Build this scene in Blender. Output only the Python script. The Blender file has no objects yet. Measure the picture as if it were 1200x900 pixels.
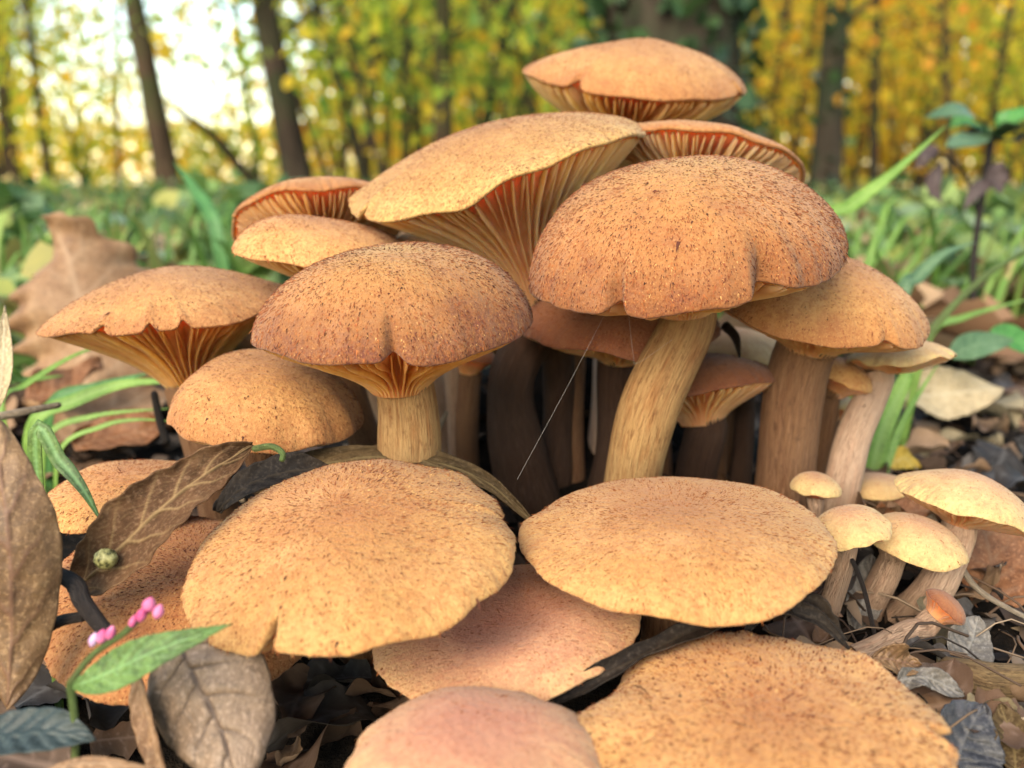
import bpy, math, random
import numpy as np
from mathutils import Vector, noise as mnoise

random.seed(11)
RNG = np.random.default_rng(11)
PI = math.pi
SC = bpy.context.scene
COL = SC.collection

# ------------------------------------------------------------------ camera, sky, sun, exposure
FPX = 1039.0                       # focal length in pixels of the 1200 x 900 photograph
PITCH = math.radians(12.7)
CAMZ = 0.12
cam_d = bpy.data.cameras.new('camera')
cam_d.sensor_width = 36.0
cam_d.lens = 36.0 * FPX / 1200.0
cam_d.clip_start = 0.005
cam_d.clip_end = 400.0
cam_d.dof.use_dof = True
cam_d.dof.focus_distance = 0.208
cam_d.dof.aperture_fstop = 11.0
cam = bpy.data.objects.new('camera', cam_d)
COL.objects.link(cam)
cam.location = (0, 0, CAMZ)
cam.rotation_euler = (PI / 2 - PITCH, 0, 0)
SC.camera = cam

SUN_EL, SUN_AZ = math.radians(35), math.radians(208)      # azimuth clockwise from +Y
world = bpy.data.worlds.new('World')
SC.world = world
world.use_nodes = True
wn = world.node_tree.nodes
bg = wn['Background']
sky = wn.new('ShaderNodeTexSky')
sky.sky_type = 'NISHITA'
sky.sun_disc = False
sky.sun_elevation = SUN_EL
sky.sun_rotation = SUN_AZ
sky.air_density = 1.5
sky.dust_density = 0.6
sky.ozone_density = 0.3
world.node_tree.links.new(sky.outputs[0], bg.inputs['Color'])
bg.inputs['Strength'].default_value = 0.11

sun_d = bpy.data.lights.new('sun', 'SUN')
sun_d.energy = 1.9
sun_d.angle = math.radians(45)
sun_d.color = (1.0, 0.87, 0.68)
sun = bpy.data.objects.new('sun', sun_d)
COL.objects.link(sun)
sdir = Vector((math.sin(SUN_AZ) * math.cos(SUN_EL), math.cos(SUN_AZ) * math.cos(SUN_EL), math.sin(SUN_EL)))
sun.rotation_euler = sdir.to_track_quat('Z', 'Y').to_euler()
sun.location = (-2, -3, 5)

SC.view_settings.view_transform = 'Standard'
SC.view_settings.look = 'None'
SC.view_settings.exposure = 2.12
SC.view_settings.gamma = 1.0
SC.view_settings.use_curve_mapping = False
SC.render.engine = 'CYCLES'
SC.cycles.use_denoising = True
SC.cycles.max_bounces = 7
SC.cycles.diffuse_bounces = 4
SC.cycles.transmission_bounces = 4
SC.cycles.transparent_max_bounces = 4

# ------------------------------------------------------------------ pixel -> place
CR = np.array([1.0, 0, 0])
CF = np.array([0, math.cos(PITCH), -math.sin(PITCH)])
CU = np.array([0, math.sin(PITCH), math.cos(PITCH)])
CO = np.array([0, 0, CAMZ])


def near(d):
    return d if d > 20.5 else 20.5 + (d - 20.5) * .75


def P(px, py, d):
    """photograph pixel and distance (cm along the lens axis) -> point in metres"""
    d = near(d)
    return CO + d * 0.01 * (CF + CR * (px - 600) / FPX + CU * (450 - py) / FPX)


def ground_z(x, y):
    x = np.asarray(x, float)
    y = np.asarray(y, float)
    z = 0.022 * np.exp(-((x - 0.03) / 0.10) ** 2 - ((y - 0.29) / 0.075) ** 2)
    z = z + 0.05 * np.exp(-((x - 0.025) / 0.065) ** 2 - ((y - 0.35) / 0.032) ** 2)  # hump added behind the cluster to block light coming through the stems
    z = z - 0.03 * np.exp(-((x + 0.05) / 0.06) ** 2 - ((y - 0.15) / 0.05) ** 2)
    z = z + 0.004 * np.sin(x * 23 + 1.0) * np.sin(y * 19 + .4) + 0.002 * np.sin(x * 61 + y * 47)
    far = np.clip((y - 1.0) / 6.0, 0, 1)
    z = z + far * 0.03 * np.sin(x * 1.3 + 2) * np.sin(y * 0.9)
    return z


def ground_hit(px, py):
    """where the ray through a pixel meets the ground"""
    d = CF + CR * (px - 600) / FPX + CU * (450 - py) / FPX
    t = CAMZ / max(1e-4, -d[2])
    for _ in range(12):
        p = CO + d * t
        t = (CAMZ - float(ground_z(p[0], p[1]))) / max(1e-4, -d[2])
    return CO + d * t


# ------------------------------------------------------------------ mesh helpers
def mesh(name, verts, faces, mat=None, smooth=True, attrs=None):
    me = bpy.data.meshes.new(name)
    verts = np.asarray(verts, dtype=np.float32).reshape(-1, 3)
    if isinstance(faces, np.ndarray):
        k = faces.shape[1]
        nf = faces.shape[0]
        me.vertices.add(len(verts))
        me.vertices.foreach_set('co', verts.ravel())
        me.loops.add(nf * k)
        me.loops.foreach_set('vertex_index', faces.astype(np.int32).ravel())
        me.polygons.add(nf)
        me.polygons.foreach_set('loop_start', np.arange(0, nf * k, k, dtype=np.int32))
        me.polygons.foreach_set('loop_total', np.full(nf, k, dtype=np.int32))
        me.update(calc_edges=True)
        me.validate()
    else:
        me.from_pydata([tuple(v) for v in verts], [], faces)
        me.update()
    if smooth:
        me.polygons.foreach_set('use_smooth', np.ones(len(me.polygons), dtype=bool))
    for an, (typ, arr) in (attrs or {}).items():
        a = me.attributes.new(an, typ, 'POINT')
        if typ == 'FLOAT':
            a.data.foreach_set('value', np.asarray(arr, np.float32).ravel())
        elif typ == 'FLOAT_VECTOR':
            a.data.foreach_set('vector', np.asarray(arr, np.float32).ravel())
    if mat:
        me.materials.append(mat)
    return me


def link(name, me, parent=None, loc=None, kind=None):
    o = bpy.data.objects.new(name, me)
    COL.objects.link(o)
    if parent is not None:
        o.parent = parent
    if loc is not None:
        o.location = loc
    if kind:
        o['kind'] = kind
    return o


def thing(name, label, cat, loc=(0, 0, 0), group=None):
    o = bpy.data.objects.new(name, None)
    COL.objects.link(o)
    o.location = loc
    o.empty_display_size = 0.01
    tag(o, label, cat, group)
    return o


def tag(o, label, cat, group=None, kind=None):
    if label:
        o['label'] = label
    if cat:
        o['category'] = cat
    if group:
        o['group'] = group
    if kind:
        o['kind'] = kind
    return o


def grid_faces(nu, nv, wrap_v=False):
    """quads of an nu x nv vertex grid (index = i*nv + j)"""
    i = np.arange(nu - 1)[:, None]
    jn = nv if wrap_v else nv - 1
    j = np.arange(jn)[None, :]
    j2 = (j + 1) % nv
    a = i * nv + j
    b = i * nv + j2
    c = (i + 1) * nv + j2
    d = (i + 1) * nv + j
    return np.stack([a, b, c, d], -1).reshape(-1, 4)


def catmull(pts, n):
    pts = [np.asarray(p, float) for p in pts]
    if len(pts) == 2:
        t = np.linspace(0, 1, n)[:, None]
        return pts[0] * (1 - t) + pts[1] * t
    p = [2 * pts[0] - pts[1]] + pts + [2 * pts[-1] - pts[-2]]
    out = []
    segs = len(pts) - 1
    for q in np.linspace(0, segs, n):
        k = min(int(q), segs - 1)
        t = q - k
        a, b, c, d = p[k], p[k + 1], p[k + 2], p[k + 3]
        out.append(0.5 * ((2 * b) + (c - a) * t + (2 * a - 5 * b + 4 * c - d) * t * t + (3 * b - a - 3 * c + d) * t ** 3))
    return np.array(out)


def unit(v):
    v = np.asarray(v, float)
    return v / (np.linalg.norm(v, axis=-1, keepdims=True) + 1e-12)


def frames(path, hint=(0.31, -0.95, 0.05)):
    tan = unit(np.gradient(path, axis=0))
    h = np.asarray(hint, float)
    s = unit(np.cross(tan, h[None, :]))
    b = np.cross(s, tan)
    return tan, s, b


def tube(path, rad, seg=20, rough=0.0, seed=0, caps=True):
    """tube along a path; returns verts, quads, attribute (cos, sin, length)"""
    path = np.asarray(path, float)
    n = len(path)
    rad = np.broadcast_to(np.asarray(rad, float), (n,))
    tan, s, b = frames(path)
    a = np.linspace(0, 2 * PI, seg, endpoint=False)
    ln = np.concatenate([[0], np.cumsum(np.linalg.norm(np.diff(path, axis=0), axis=1))])
    rr = rad[:, None] * np.ones(seg)[None, :]
    if rough:
        rng = np.random.default_rng(seed)
        f = np.zeros((n, seg))
        for k in (2, 3, 5, 7, 9):
            ph = rng.uniform(0, 2 * PI)
            sl = rng.uniform(-30, 30)
            f += np.sin(k * a[None, :] + ph + sl * ln[:, None]) / k * rng.uniform(.5, 1.2)
        f += 0.5 * np.sin(ln[:, None] * rng.uniform(120, 260) + rng.uniform(0, 6))
        rr = rr * (1 + rough * f)
    v = path[:, None, :] + rr[..., None] * (np.cos(a)[None, :, None] * s[:, None, :] + np.sin(a)[None, :, None] * b[:, None, :])
    co = np.stack([np.cos(a)[None, :] * np.ones((n, 1)), np.sin(a)[None, :] * np.ones((n, 1)), ln[:, None] * np.ones((1, seg))], -1)
    return v.reshape(-1, 3), grid_faces(n, seg, True), co.reshape(-1, 3)


# ------------------------------------------------------------------ materials
class NT:
    def __init__(self, name):
        self.m = bpy.data.materials.new(name)
        self.m.use_nodes = True
        self.t = self.m.node_tree
        self.n = self.t.nodes
        self.n.clear()
        self.out = self.n.new('ShaderNodeOutputMaterial')

    def add(self, typ, **kw):
        nd = self.n.new(typ)
        for k, v in kw.items():
            setattr(nd, k, v)
        return nd

    def ln(self, a, b):
        self.t.links.new(a, b)

    def sock(self, nd, i, v):
        if hasattr(v, 'is_output') or hasattr(v, 'links'):
            self.ln(v, nd.inputs[i])
        else:
            nd.inputs[i].default_value = v

    def noise(self, vec, scale, detail=3, rough=.55, dim='3D'):
        nd = self.add('ShaderNodeTexNoise')
        nd.inputs['Scale'].default_value = scale
        nd.inputs['Detail'].default_value = detail
        nd.inputs['Roughness'].default_value = rough
        if vec is not None:
            self.ln(vec, nd.inputs['Vector'])
        return nd.outputs['Fac']

    def ramp(self, fac, stops):
        nd = self.add('ShaderNodeValToRGB')
        el = nd.color_ramp.elements
        while len(el) < len(stops):
            el.new(0.5)
        for e, (p, c) in zip(el, stops):
            e.position = p
            e.color = (*c, 1) if len(c) == 3 else c
        self.ln(fac, nd.inputs[0])
        return nd.outputs[0]

    def mix(self, fac, a, b, mode='MIX'):
        nd = self.add('ShaderNodeMix', data_type='RGBA', blend_type=mode)
        self.sock(nd, 0, fac)
        for i, v in ((6, a), (7, b)):
            if isinstance(v, tuple):
                nd.inputs[i].default_value = (*v, 1) if len(v) == 3 else v
            else:
                self.ln(v, nd.inputs[i])
        return nd.outputs[2]

    def math(self, op, a, b=0.0, c=None, clamp=False):
        nd = self.add('ShaderNodeMath', operation=op, use_clamp=clamp)
        self.sock(nd, 0, a)
        self.sock(nd, 1, b)
        if c is not None:
            self.sock(nd, 2, c)
        return nd.outputs[0]

    def maprange(self, v, a, b, c=0.0, d=1.0):
        nd = self.add('ShaderNodeMapRange')
        self.ln(v, nd.inputs[0])
        for i, x in enumerate((a, b, c, d)):
            nd.inputs[i + 1].default_value = x
        return nd.outputs[0]

    def bump(self, h, strength, dist, prev=None):
        nd = self.add('ShaderNodeBump')
        nd.inputs['Strength'].default_value = strength
        nd.inputs['Distance'].default_value = dist
        self.ln(h, nd.inputs['Height'])
        if prev is not None:
            self.ln(prev, nd.inputs['Normal'])
        return nd.outputs[0]

    def attr(self, name):
        return self.add('ShaderNodeAttribute', attribute_name=name)

    def obj(self):
        return self.add('ShaderNodeTexCoord').outputs['Object']

    def scalev(self, vec, s):
        nd = self.add('ShaderNodeVectorMath', operation='MULTIPLY')
        self.ln(vec, nd.inputs[0])
        nd.inputs[1].default_value = s
        return nd.outputs[0]

    def island(self):
        return self.add('ShaderNodeNewGeometry').outputs['Random Per Island']

    def bsdf(self, col, rough=.7, normal=None, sss=0.0, radius=(.004, .0018, .0008), spec=.3, sheen=0.0, sheen_tint=(1, .9, .8)):
        b = self.add('ShaderNodeBsdfPrincipled')
        if isinstance(col, tuple):
            b.inputs['Base Color'].default_value = (*col, 1)
        else:
            self.ln(col, b.inputs['Base Color'])
        self.sock(b, b.inputs.find('Roughness'), rough)
        b.inputs['Specular IOR Level'].default_value = spec
        if sss:
            b.inputs['Subsurface Weight'].default_value = sss
            b.inputs['Subsurface Radius'].default_value = radius
            b.inputs['Subsurface Scale'].default_value = 1.0
        if sheen:
            b.inputs['Sheen Weight'].default_value = sheen
            b.inputs['Sheen Roughness'].default_value = .45
            b.inputs['Sheen Tint'].default_value = (*sheen_tint, 1)
        if normal is not None:
            self.ln(normal, b.inputs['Normal'])
        return b

    def end(self, shader):
        self.ln(shader.outputs[0], self.out.inputs[0])
        return self.m

    def end_translucent(self, b, col, fac, normal=None):
        tr = self.add('ShaderNodeBsdfTranslucent')
        if isinstance(col, tuple):
            tr.inputs[0].default_value = (*col, 1)
        else:
            self.ln(col, tr.inputs[0])
        mx = self.add('ShaderNodeMixShader')
        mx.inputs[0].default_value = fac
        self.ln(b.outputs[0], mx.inputs[1])
        self.ln(tr.outputs[0], mx.inputs[2])
        self.ln(mx.outputs[0], self.out.inputs[0])
        return self.m


def tone(c, k=.585, g=1.25):
    return tuple(k * x ** g for x in c)


def mat_cap(name, centre, mid, rim, edge, blotch=(.30, .10, .07), blotch_amt=.35, speck=.5):
    t = NT(name)
    centre, mid, rim, edge, blotch = (tone((c[0], c[1] * 1.01, c[2] * .83)) for c in (centre, mid, rim, edge, blotch))
    s = t.attr('radial').outputs['Fac']
    o = t.obj()
    wob = t.noise(o, 55, 3)
    s2 = t.math('ADD', s, t.math('MULTIPLY', t.math('SUBTRACT', wob, .5), .35))
    c = t.ramp(s2, [(0.0, centre), (.38, mid), (.80, rim), (1.0, edge)])
    # blotches of reddish brown and pale patches
    n1 = t.noise(o, 110, 4, .6)
    c = t.mix(t.math('MULTIPLY', t.maprange(n1, .52, .72), blotch_amt), c, blotch)
    n2 = t.noise(o, 75, 2)
    pale = tuple(min(1, x * 1.25 + .03) for x in rim)
    c = t.mix(t.math('MULTIPLY', t.maprange(n2, .5, .75), .45), c, pale)
    n5 = t.noise(o, 330, 4, .65)
    c = t.mix(t.math('MULTIPLY', t.maprange(n5, .46, .68), .5), c, (mid[0] * .80, mid[1] * .62, mid[2] * .60))
    # fine fibrils
    n3 = t.noise(o, 1000, 4, .7)
    c = t.mix(t.math('MULTIPLY', t.maprange(n3, .44, .66), min(1, speck * 1.35)), c, (mid[0] * .70, mid[1] * .48, mid[2] * .46))
    n4 = t.noise(o, 2600, 2, .6)
    c = t.mix(t.math('MULTIPLY', t.maprange(n4, .5, .75), .35), c, pale)
    bm = t.bump(n3, .8, .0006)
    bm = t.bump(t.noise(o, 420, 3), .35, .0009, bm)
    b = t.bsdf(c, .78, bm, spec=.22, sheen=.12)
    return t.end(b)


def mat_scale(name, dark, light):
    t = NT(name)
    dark, light = tone(dark, .8), tone(light, .74)
    c = t.ramp(t.island(), [(0, dark), (.55, tuple((a + b) / 2 for a, b in zip(dark, light))), (1, light)])
    return t.end(t.bsdf(c, .8, spec=.15))


def mat_stem(name, top, low, streak):
    t = NT(name)
    top, low, streak = (tone(c, .66, 1.15) for c in (top, low, streak))
    co = t.attr('stem_co').outputs['Vector']
    ln = t.attr('along').outputs['Fac']
    v = t.scalev(co, (1, 1, 10.0))
    f = t.noise(v, 9, 5, .7)
    f2 = t.noise(t.scalev(co, (1, 1, 22.0)), 3.0, 4, .6)
    c = t.ramp(ln, [(0, low), (.55, tuple((a + b) / 2 for a, b in zip(low, top))), (1, top)])
    c = t.mix(t.math('MULTIPLY', t.maprange(f, .46, .68), .7), c, streak)
    c = t.mix(t.math('MULTIPLY', t.maprange(f2, .50, .70), .55), c, tuple(x * 1.5 for x in streak))
    f3 = t.noise(v, 26, 3, .6)
    c = t.mix(t.math('MULTIPLY', t.maprange(f3, .55, .75), .35), c, tuple(min(1, x * 1.35 + .05) for x in top))
    f5 = t.noise(t.scalev(co, (1, 1, 45.0)), 6, 5, .7)
    c = t.mix(t.math('MULTIPLY', t.maprange(f5, .56, .66), .55), c, tuple(x * .8 for x in streak))
    bm = t.bump(f, 1.0, .0016)
    bm = t.bump(f3, .5, .0005, bm)
    return t.end(t.bsdf(c, .7, bm, spec=.25))


def mat_gill(name, col, dark):
    t = NT(name)
    col, dark = tone(col, .92, 1.12), tone(dark, .92, 1.12)
    o = t.obj()
    n = t.noise(o, 200, 3)
    c = t.mix(t.maprange(n, .35, .75), col, dark)
    b = t.bsdf(c, .6, sss=.7, radius=(.009, .005, .0022), spec=.2)
    return t.end_translucent(b, c, .35)


def mat_leaf(name, cols, vein, rough=.6, trans=.12, mott=.6, spec=.3):
    """dead or green leaf with veins read from the mesh"""
    t = NT(name)
    cols = [tone(c, .72, 1.06) for c in cols]
    vein = tone(vein, .72, 1.06)
    o = t.obj()
    ve = t.attr('vein').outputs['Fac']
    n = t.noise(o, 70, 5, .65)
    c = t.ramp(n, [(.30, cols[0]), (.5, cols[1]), (.70, cols[2])])
    n2 = t.noise(o, 420, 4, .65)
    c = t.mix(t.math('MULTIPLY', t.maprange(n2, .48, .72), mott), c, tuple(x * .35 for x in cols[1]))
    n3 = t.noise(o, 1100, 2, .6)
    c = t.mix(t.math('MULTIPLY', t.maprange(n3, .52, .75), .4), c, tuple(min(1, x * 1.7 + .02) for x in cols[2]))
    c = t.mix(t.math('MULTIPLY', ve, .75, clamp=True), c, vein)
    bm = t.bump(n2, .6, .0006)
    b = t.bsdf(c, rough, bm, spec=spec)
    return t.end_translucent(b, c, trans) if trans else t.end(b)


def mat_island(name, stops, rough=.6, trans=.3, noise_scale=60, spec=.25):
    """many leaves or blades in one mesh, each with its own colour"""
    t = NT(name)
    c = t.ramp(t.island(), stops)
    n = t.noise(t.obj(), noise_scale, 3)
    c = t.mix(t.math('MULTIPLY', t.maprange(n, .45, .75), .4), c, tuple(x * .45 for x in stops[len(stops) // 2][1]))
    b = t.bsdf(c, rough, spec=spec)
    return t.end_translucent(b, c, trans)


def mat_objleaf(name, stops, rough=.65, trans=.1):
    """single litter leaves: one colour per object plus mottling"""
    t = NT(name)
    stops = [(p, tone(c, .75, 1.06)) for p, c in stops]
    r = t.add('ShaderNodeObjectInfo').outputs['Random']
    c = t.ramp(r, stops)
    o = t.obj()
    n = t.noise(o, 130, 4, .65)
    mid = stops[len(stops) // 2][1]
    c = t.mix(t.math('MULTIPLY', t.maprange(n, .42, .7), .75), c, tuple(x * .35 for x in mid))
    n2 = t.noise(o, 500, 3, .6)
    c = t.mix(t.math('MULTIPLY', t.maprange(n2, .52, .72), .5), c, tuple(min(1, x * 1.6 + .04) for x in mid))
    c = t.mix(t.math('MULTIPLY', t.attr('vein').outputs['Fac'], .6, clamp=True), c, tuple(min(1, x * 1.5 + .05) for x in mid))
    b = t.bsdf(c, rough, t.bump(n2, .5, .0006), spec=.3)
    return t.end_translucent(b, c, trans)


def mat_bark(name, a, b_, moss=None, scale=14):
    t = NT(name)
    o = t.obj()
    v = t.scalev(o, (1, 1, .25))
    n = t.noise(v, scale, 6, .7)
    c = t.ramp(n, [(.3, a), (.7, b_)])
    if moss:
        n2 = t.noise(o, 3.5, 4, .6)
        c = t.mix(t.math('MULTIPLY', t.maprange(n2, .45, .62), .8), c, moss)
    return t.end(t.bsdf(c, .9, t.bump(n, .9, .02), spec=.1))


def mat_soil():
    t = NT('forest_soil')
    o = t.obj()
    n = t.noise(o, 9, 6, .7)
    n2 = t.noise(o, 160, 5, .7)
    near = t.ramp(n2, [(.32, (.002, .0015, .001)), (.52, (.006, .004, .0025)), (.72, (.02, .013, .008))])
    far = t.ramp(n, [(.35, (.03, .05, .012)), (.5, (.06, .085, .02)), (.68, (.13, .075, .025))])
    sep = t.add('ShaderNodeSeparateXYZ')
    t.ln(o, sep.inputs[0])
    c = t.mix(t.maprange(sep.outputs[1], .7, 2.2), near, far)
    return t.end(t.bsdf(c, .95, t.bump(n2, .9, .004), spec=.1))


# ------------------------------------------------------------------ ground
def build_ground():
    rings = np.concatenate([np.linspace(0.0, 1.2, 70), np.geomspace(1.25, 180, 60)])
    seg = 160
    a = np.linspace(0, 2 * PI, seg, endpoint=False)
    r = rings[:, None]
    x = r * np.cos(a)[None, :]
    y = 0.25 + r * np.sin(a)[None, :]
    z = ground_z(x, y)
    v = np.stack([x, y, z], -1).reshape(-1, 3)
    me = mesh('ground', v, grid_faces(len(rings), seg, True), mat_soil())
    o = link('ground', me)
    o['kind'] = 'structure'


build_ground()

# ------------------------------------------------------------------ mushrooms
CAPM = {
    'tawny': mat_cap('cap_tawny', (.46, .23, .10), (.58, .31, .14), (.66, .38, .18), (.54, .27, .13)),
    'orange': mat_cap('cap_orange', (.52, .23, .10), (.68, .36, .16), (.76, .44, .20), (.76, .46, .23), blotch_amt=.3, speck=.45),
    'dome': mat_cap('cap_brown_gold', (.58, .36, .15), (.60, .34, .145), (.53, .27, .125), (.33, .14, .08), blotch_amt=.5, speck=.55),
    'purple': mat_cap('cap_purple_brown', (.60, .39, .15), (.60, .35, .14), (.52, .27, .13), (.25, .095, .075), blotch=(.30, .11, .08), blotch_amt=.5, speck=.55),
    'yellow': mat_cap('cap_yellow_buff', (.46, .24, .11), (.54, .30, .135), (.60, .375, .175), (.72, .50, .24), blotch_amt=.35, speck=.55),
    'flat': mat_cap('cap_apricot', (.50, .235, .10), (.60, .31, .135), (.66, .385, .175), (.70, .43, .21), blotch=(.46, .16, .09), blotch_amt=.35, speck=.4),
    'pink': mat_cap('cap_pink_tan', (.64, .29, .23), (.70, .36, .27), (.74, .44, .29), (.76, .49, .30), blotch=(.55, .22, .20), blotch_amt=.4, speck=.35),
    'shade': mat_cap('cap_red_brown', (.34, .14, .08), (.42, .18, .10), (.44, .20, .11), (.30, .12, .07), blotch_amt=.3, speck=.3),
    'rust': mat_cap('cap_rust', (.50, .22, .09), (.60, .28, .12), (.64, .32, .15), (.62, .32, .16), blotch_amt=.4, speck=.45),
    'pale': mat_cap('cap_pale_cream', (.60, .34, .24), (.68, .43, .28), (.74, .53, .32), (.78, .59, .34), blotch=(.56, .26, .18), blotch_amt=.5, speck=.25),
}
SCALEM = {
    'dark': mat_scale('cap_scale_dark', (.045, .017, .013), (.21, .08, .048)),
    'brown': mat_scale('cap_scale_brown', (.13, .042, .022), (.36, .13, .06)),
    'gold': mat_scale('cap_scale_gold', (.52, .29, .12), (.70, .45, .20)),
    'red': mat_scale('cap_scale_rust', (.22, .075, .03), (.46, .19, .07)),
}
FUZZM = mat_scale('cap_fuzz', (.42, .22, .09), (.72, .47, .24))
STEMM = {
    'gold': mat_stem('stem_golden', (.46, .245, .085), (.60, .40, .185), (.25, .09, .022)),
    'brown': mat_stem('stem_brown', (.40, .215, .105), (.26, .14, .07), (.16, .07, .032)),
    'shade_brown': mat_stem('stem_shade_brown', (.13, .06, .028), (.075, .038, .019), (.05, .021, .009)),  # rear stems: shade of the gaps painted in as a darker brown
    'pale': mat_stem('stem_pale', (.72, .49, .33), (.70, .49, .34), (.48, .28, .18)),
}
GILLM = {
    'buff': mat_gill('gill_buff', (.92, .45, .20), (.80, .33, .125)),
    'amber': mat_gill('gill_amber', (.86, .37, .13), (.72, .26, .075)),
    'cream': mat_gill('gill_cream', (.96, .54, .27), (.88, .43, .18)),
}


class Cap:
    def __init__(s, R, H, p, q, F, Fp, rs, seed, waves=.02, rimwave=.03, notches=(), umbo=0., dip=0., lip=.0009, lump=.012):
        s.R, s.H, s.p, s.q, s.F, s.Fp, s.rs = R, H, p, q, F, Fp, rs
        s.notches, s.umbo, s.dip, s.lip, s.lump = notches, umbo, dip, lip, lump
        rng = np.random.default_rng(seed)
        s.w = [(k, rng.normal() * waves / k ** .6, rng.uniform(0, 2 * PI)) for k in (2, 3, 4, 6, 9, 14, 23)]
        s.w += [(k, rng.normal() * .0022, rng.uniform(0, 2 * PI)) for k in (31, 43, 57, 71)]
        s.off = rng.normal(0, .05, 2) * R
        s.rw = [(k, rng.normal() * rimwave / k ** .5, rng.uniform(0, 2 * PI)) for k in (2, 3, 5, 8, 12)]
        s.lm = [(rng.uniform(1.5, 7), rng.uniform(0, 2 * PI), rng.uniform(0, 6), rng.normal()) for _ in range(14)]

    def rad(s, th, sr=1.0):
        f = np.ones_like(th)
        for k, a, ph in s.w:
            f = f + a * np.sin(k * th + ph) * (sr ** 2 if k > 5 else 1)
        for t0, w, d in s.notches:
            dl = np.abs((th - t0 + PI) % (2 * PI) - PI)
            f = f - d * np.clip(1 - dl / w, 0, 1) ** .8 * sr ** 9
        return s.R * f

    def zrim(s, th):
        z = np.zeros_like(th)
        for k, a, ph in s.rw:
            z = z + a * np.sin(k * th + ph)
        for t0, w, d in s.notches:
            dl = np.abs((th - t0 + PI) % (2 * PI) - PI)
            z = z + .06 * np.exp(-(dl / (w * 1.1)) ** 2)
        return s.R * z

    def top(s, sr, th):
        R = s.rad(th, sr)
        r = sr * R
        z = s.H * np.clip(1 - sr ** s.p, 0, 1) ** s.q
        z = z + s.umbo * np.exp(-(sr / .22) ** 2) - s.dip * np.exp(-(sr / .42) ** 2) + s.zrim(th) * sr ** 6
        x, y = r * np.cos(th) + s.off[0] * (1 - sr ** 2), r * np.sin(th) + s.off[1] * (1 - sr ** 2)
        l = np.zeros_like(x)
        for f, ph, an, am in s.lm:
            l = l + am * np.sin((x * math.cos(an) + y * math.sin(an)) / s.R * f + ph) / f
        z = z + s.lump * s.R * l * (1 - sr ** 6)
        return np.stack([x, y, z], -1)

    def under(s, t, th):
        """t = 0 at the rim, 1 at the stem"""
        Ri = s.rad(th) - 2 * s.lip
        r = s.rs * .96 + (Ri - s.rs * .96) * (1 - t) ** s.Fp
        z = s.zrim(th) * (1 - t) ** 2 - s.F * t ** 1.12
        return r, z


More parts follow.
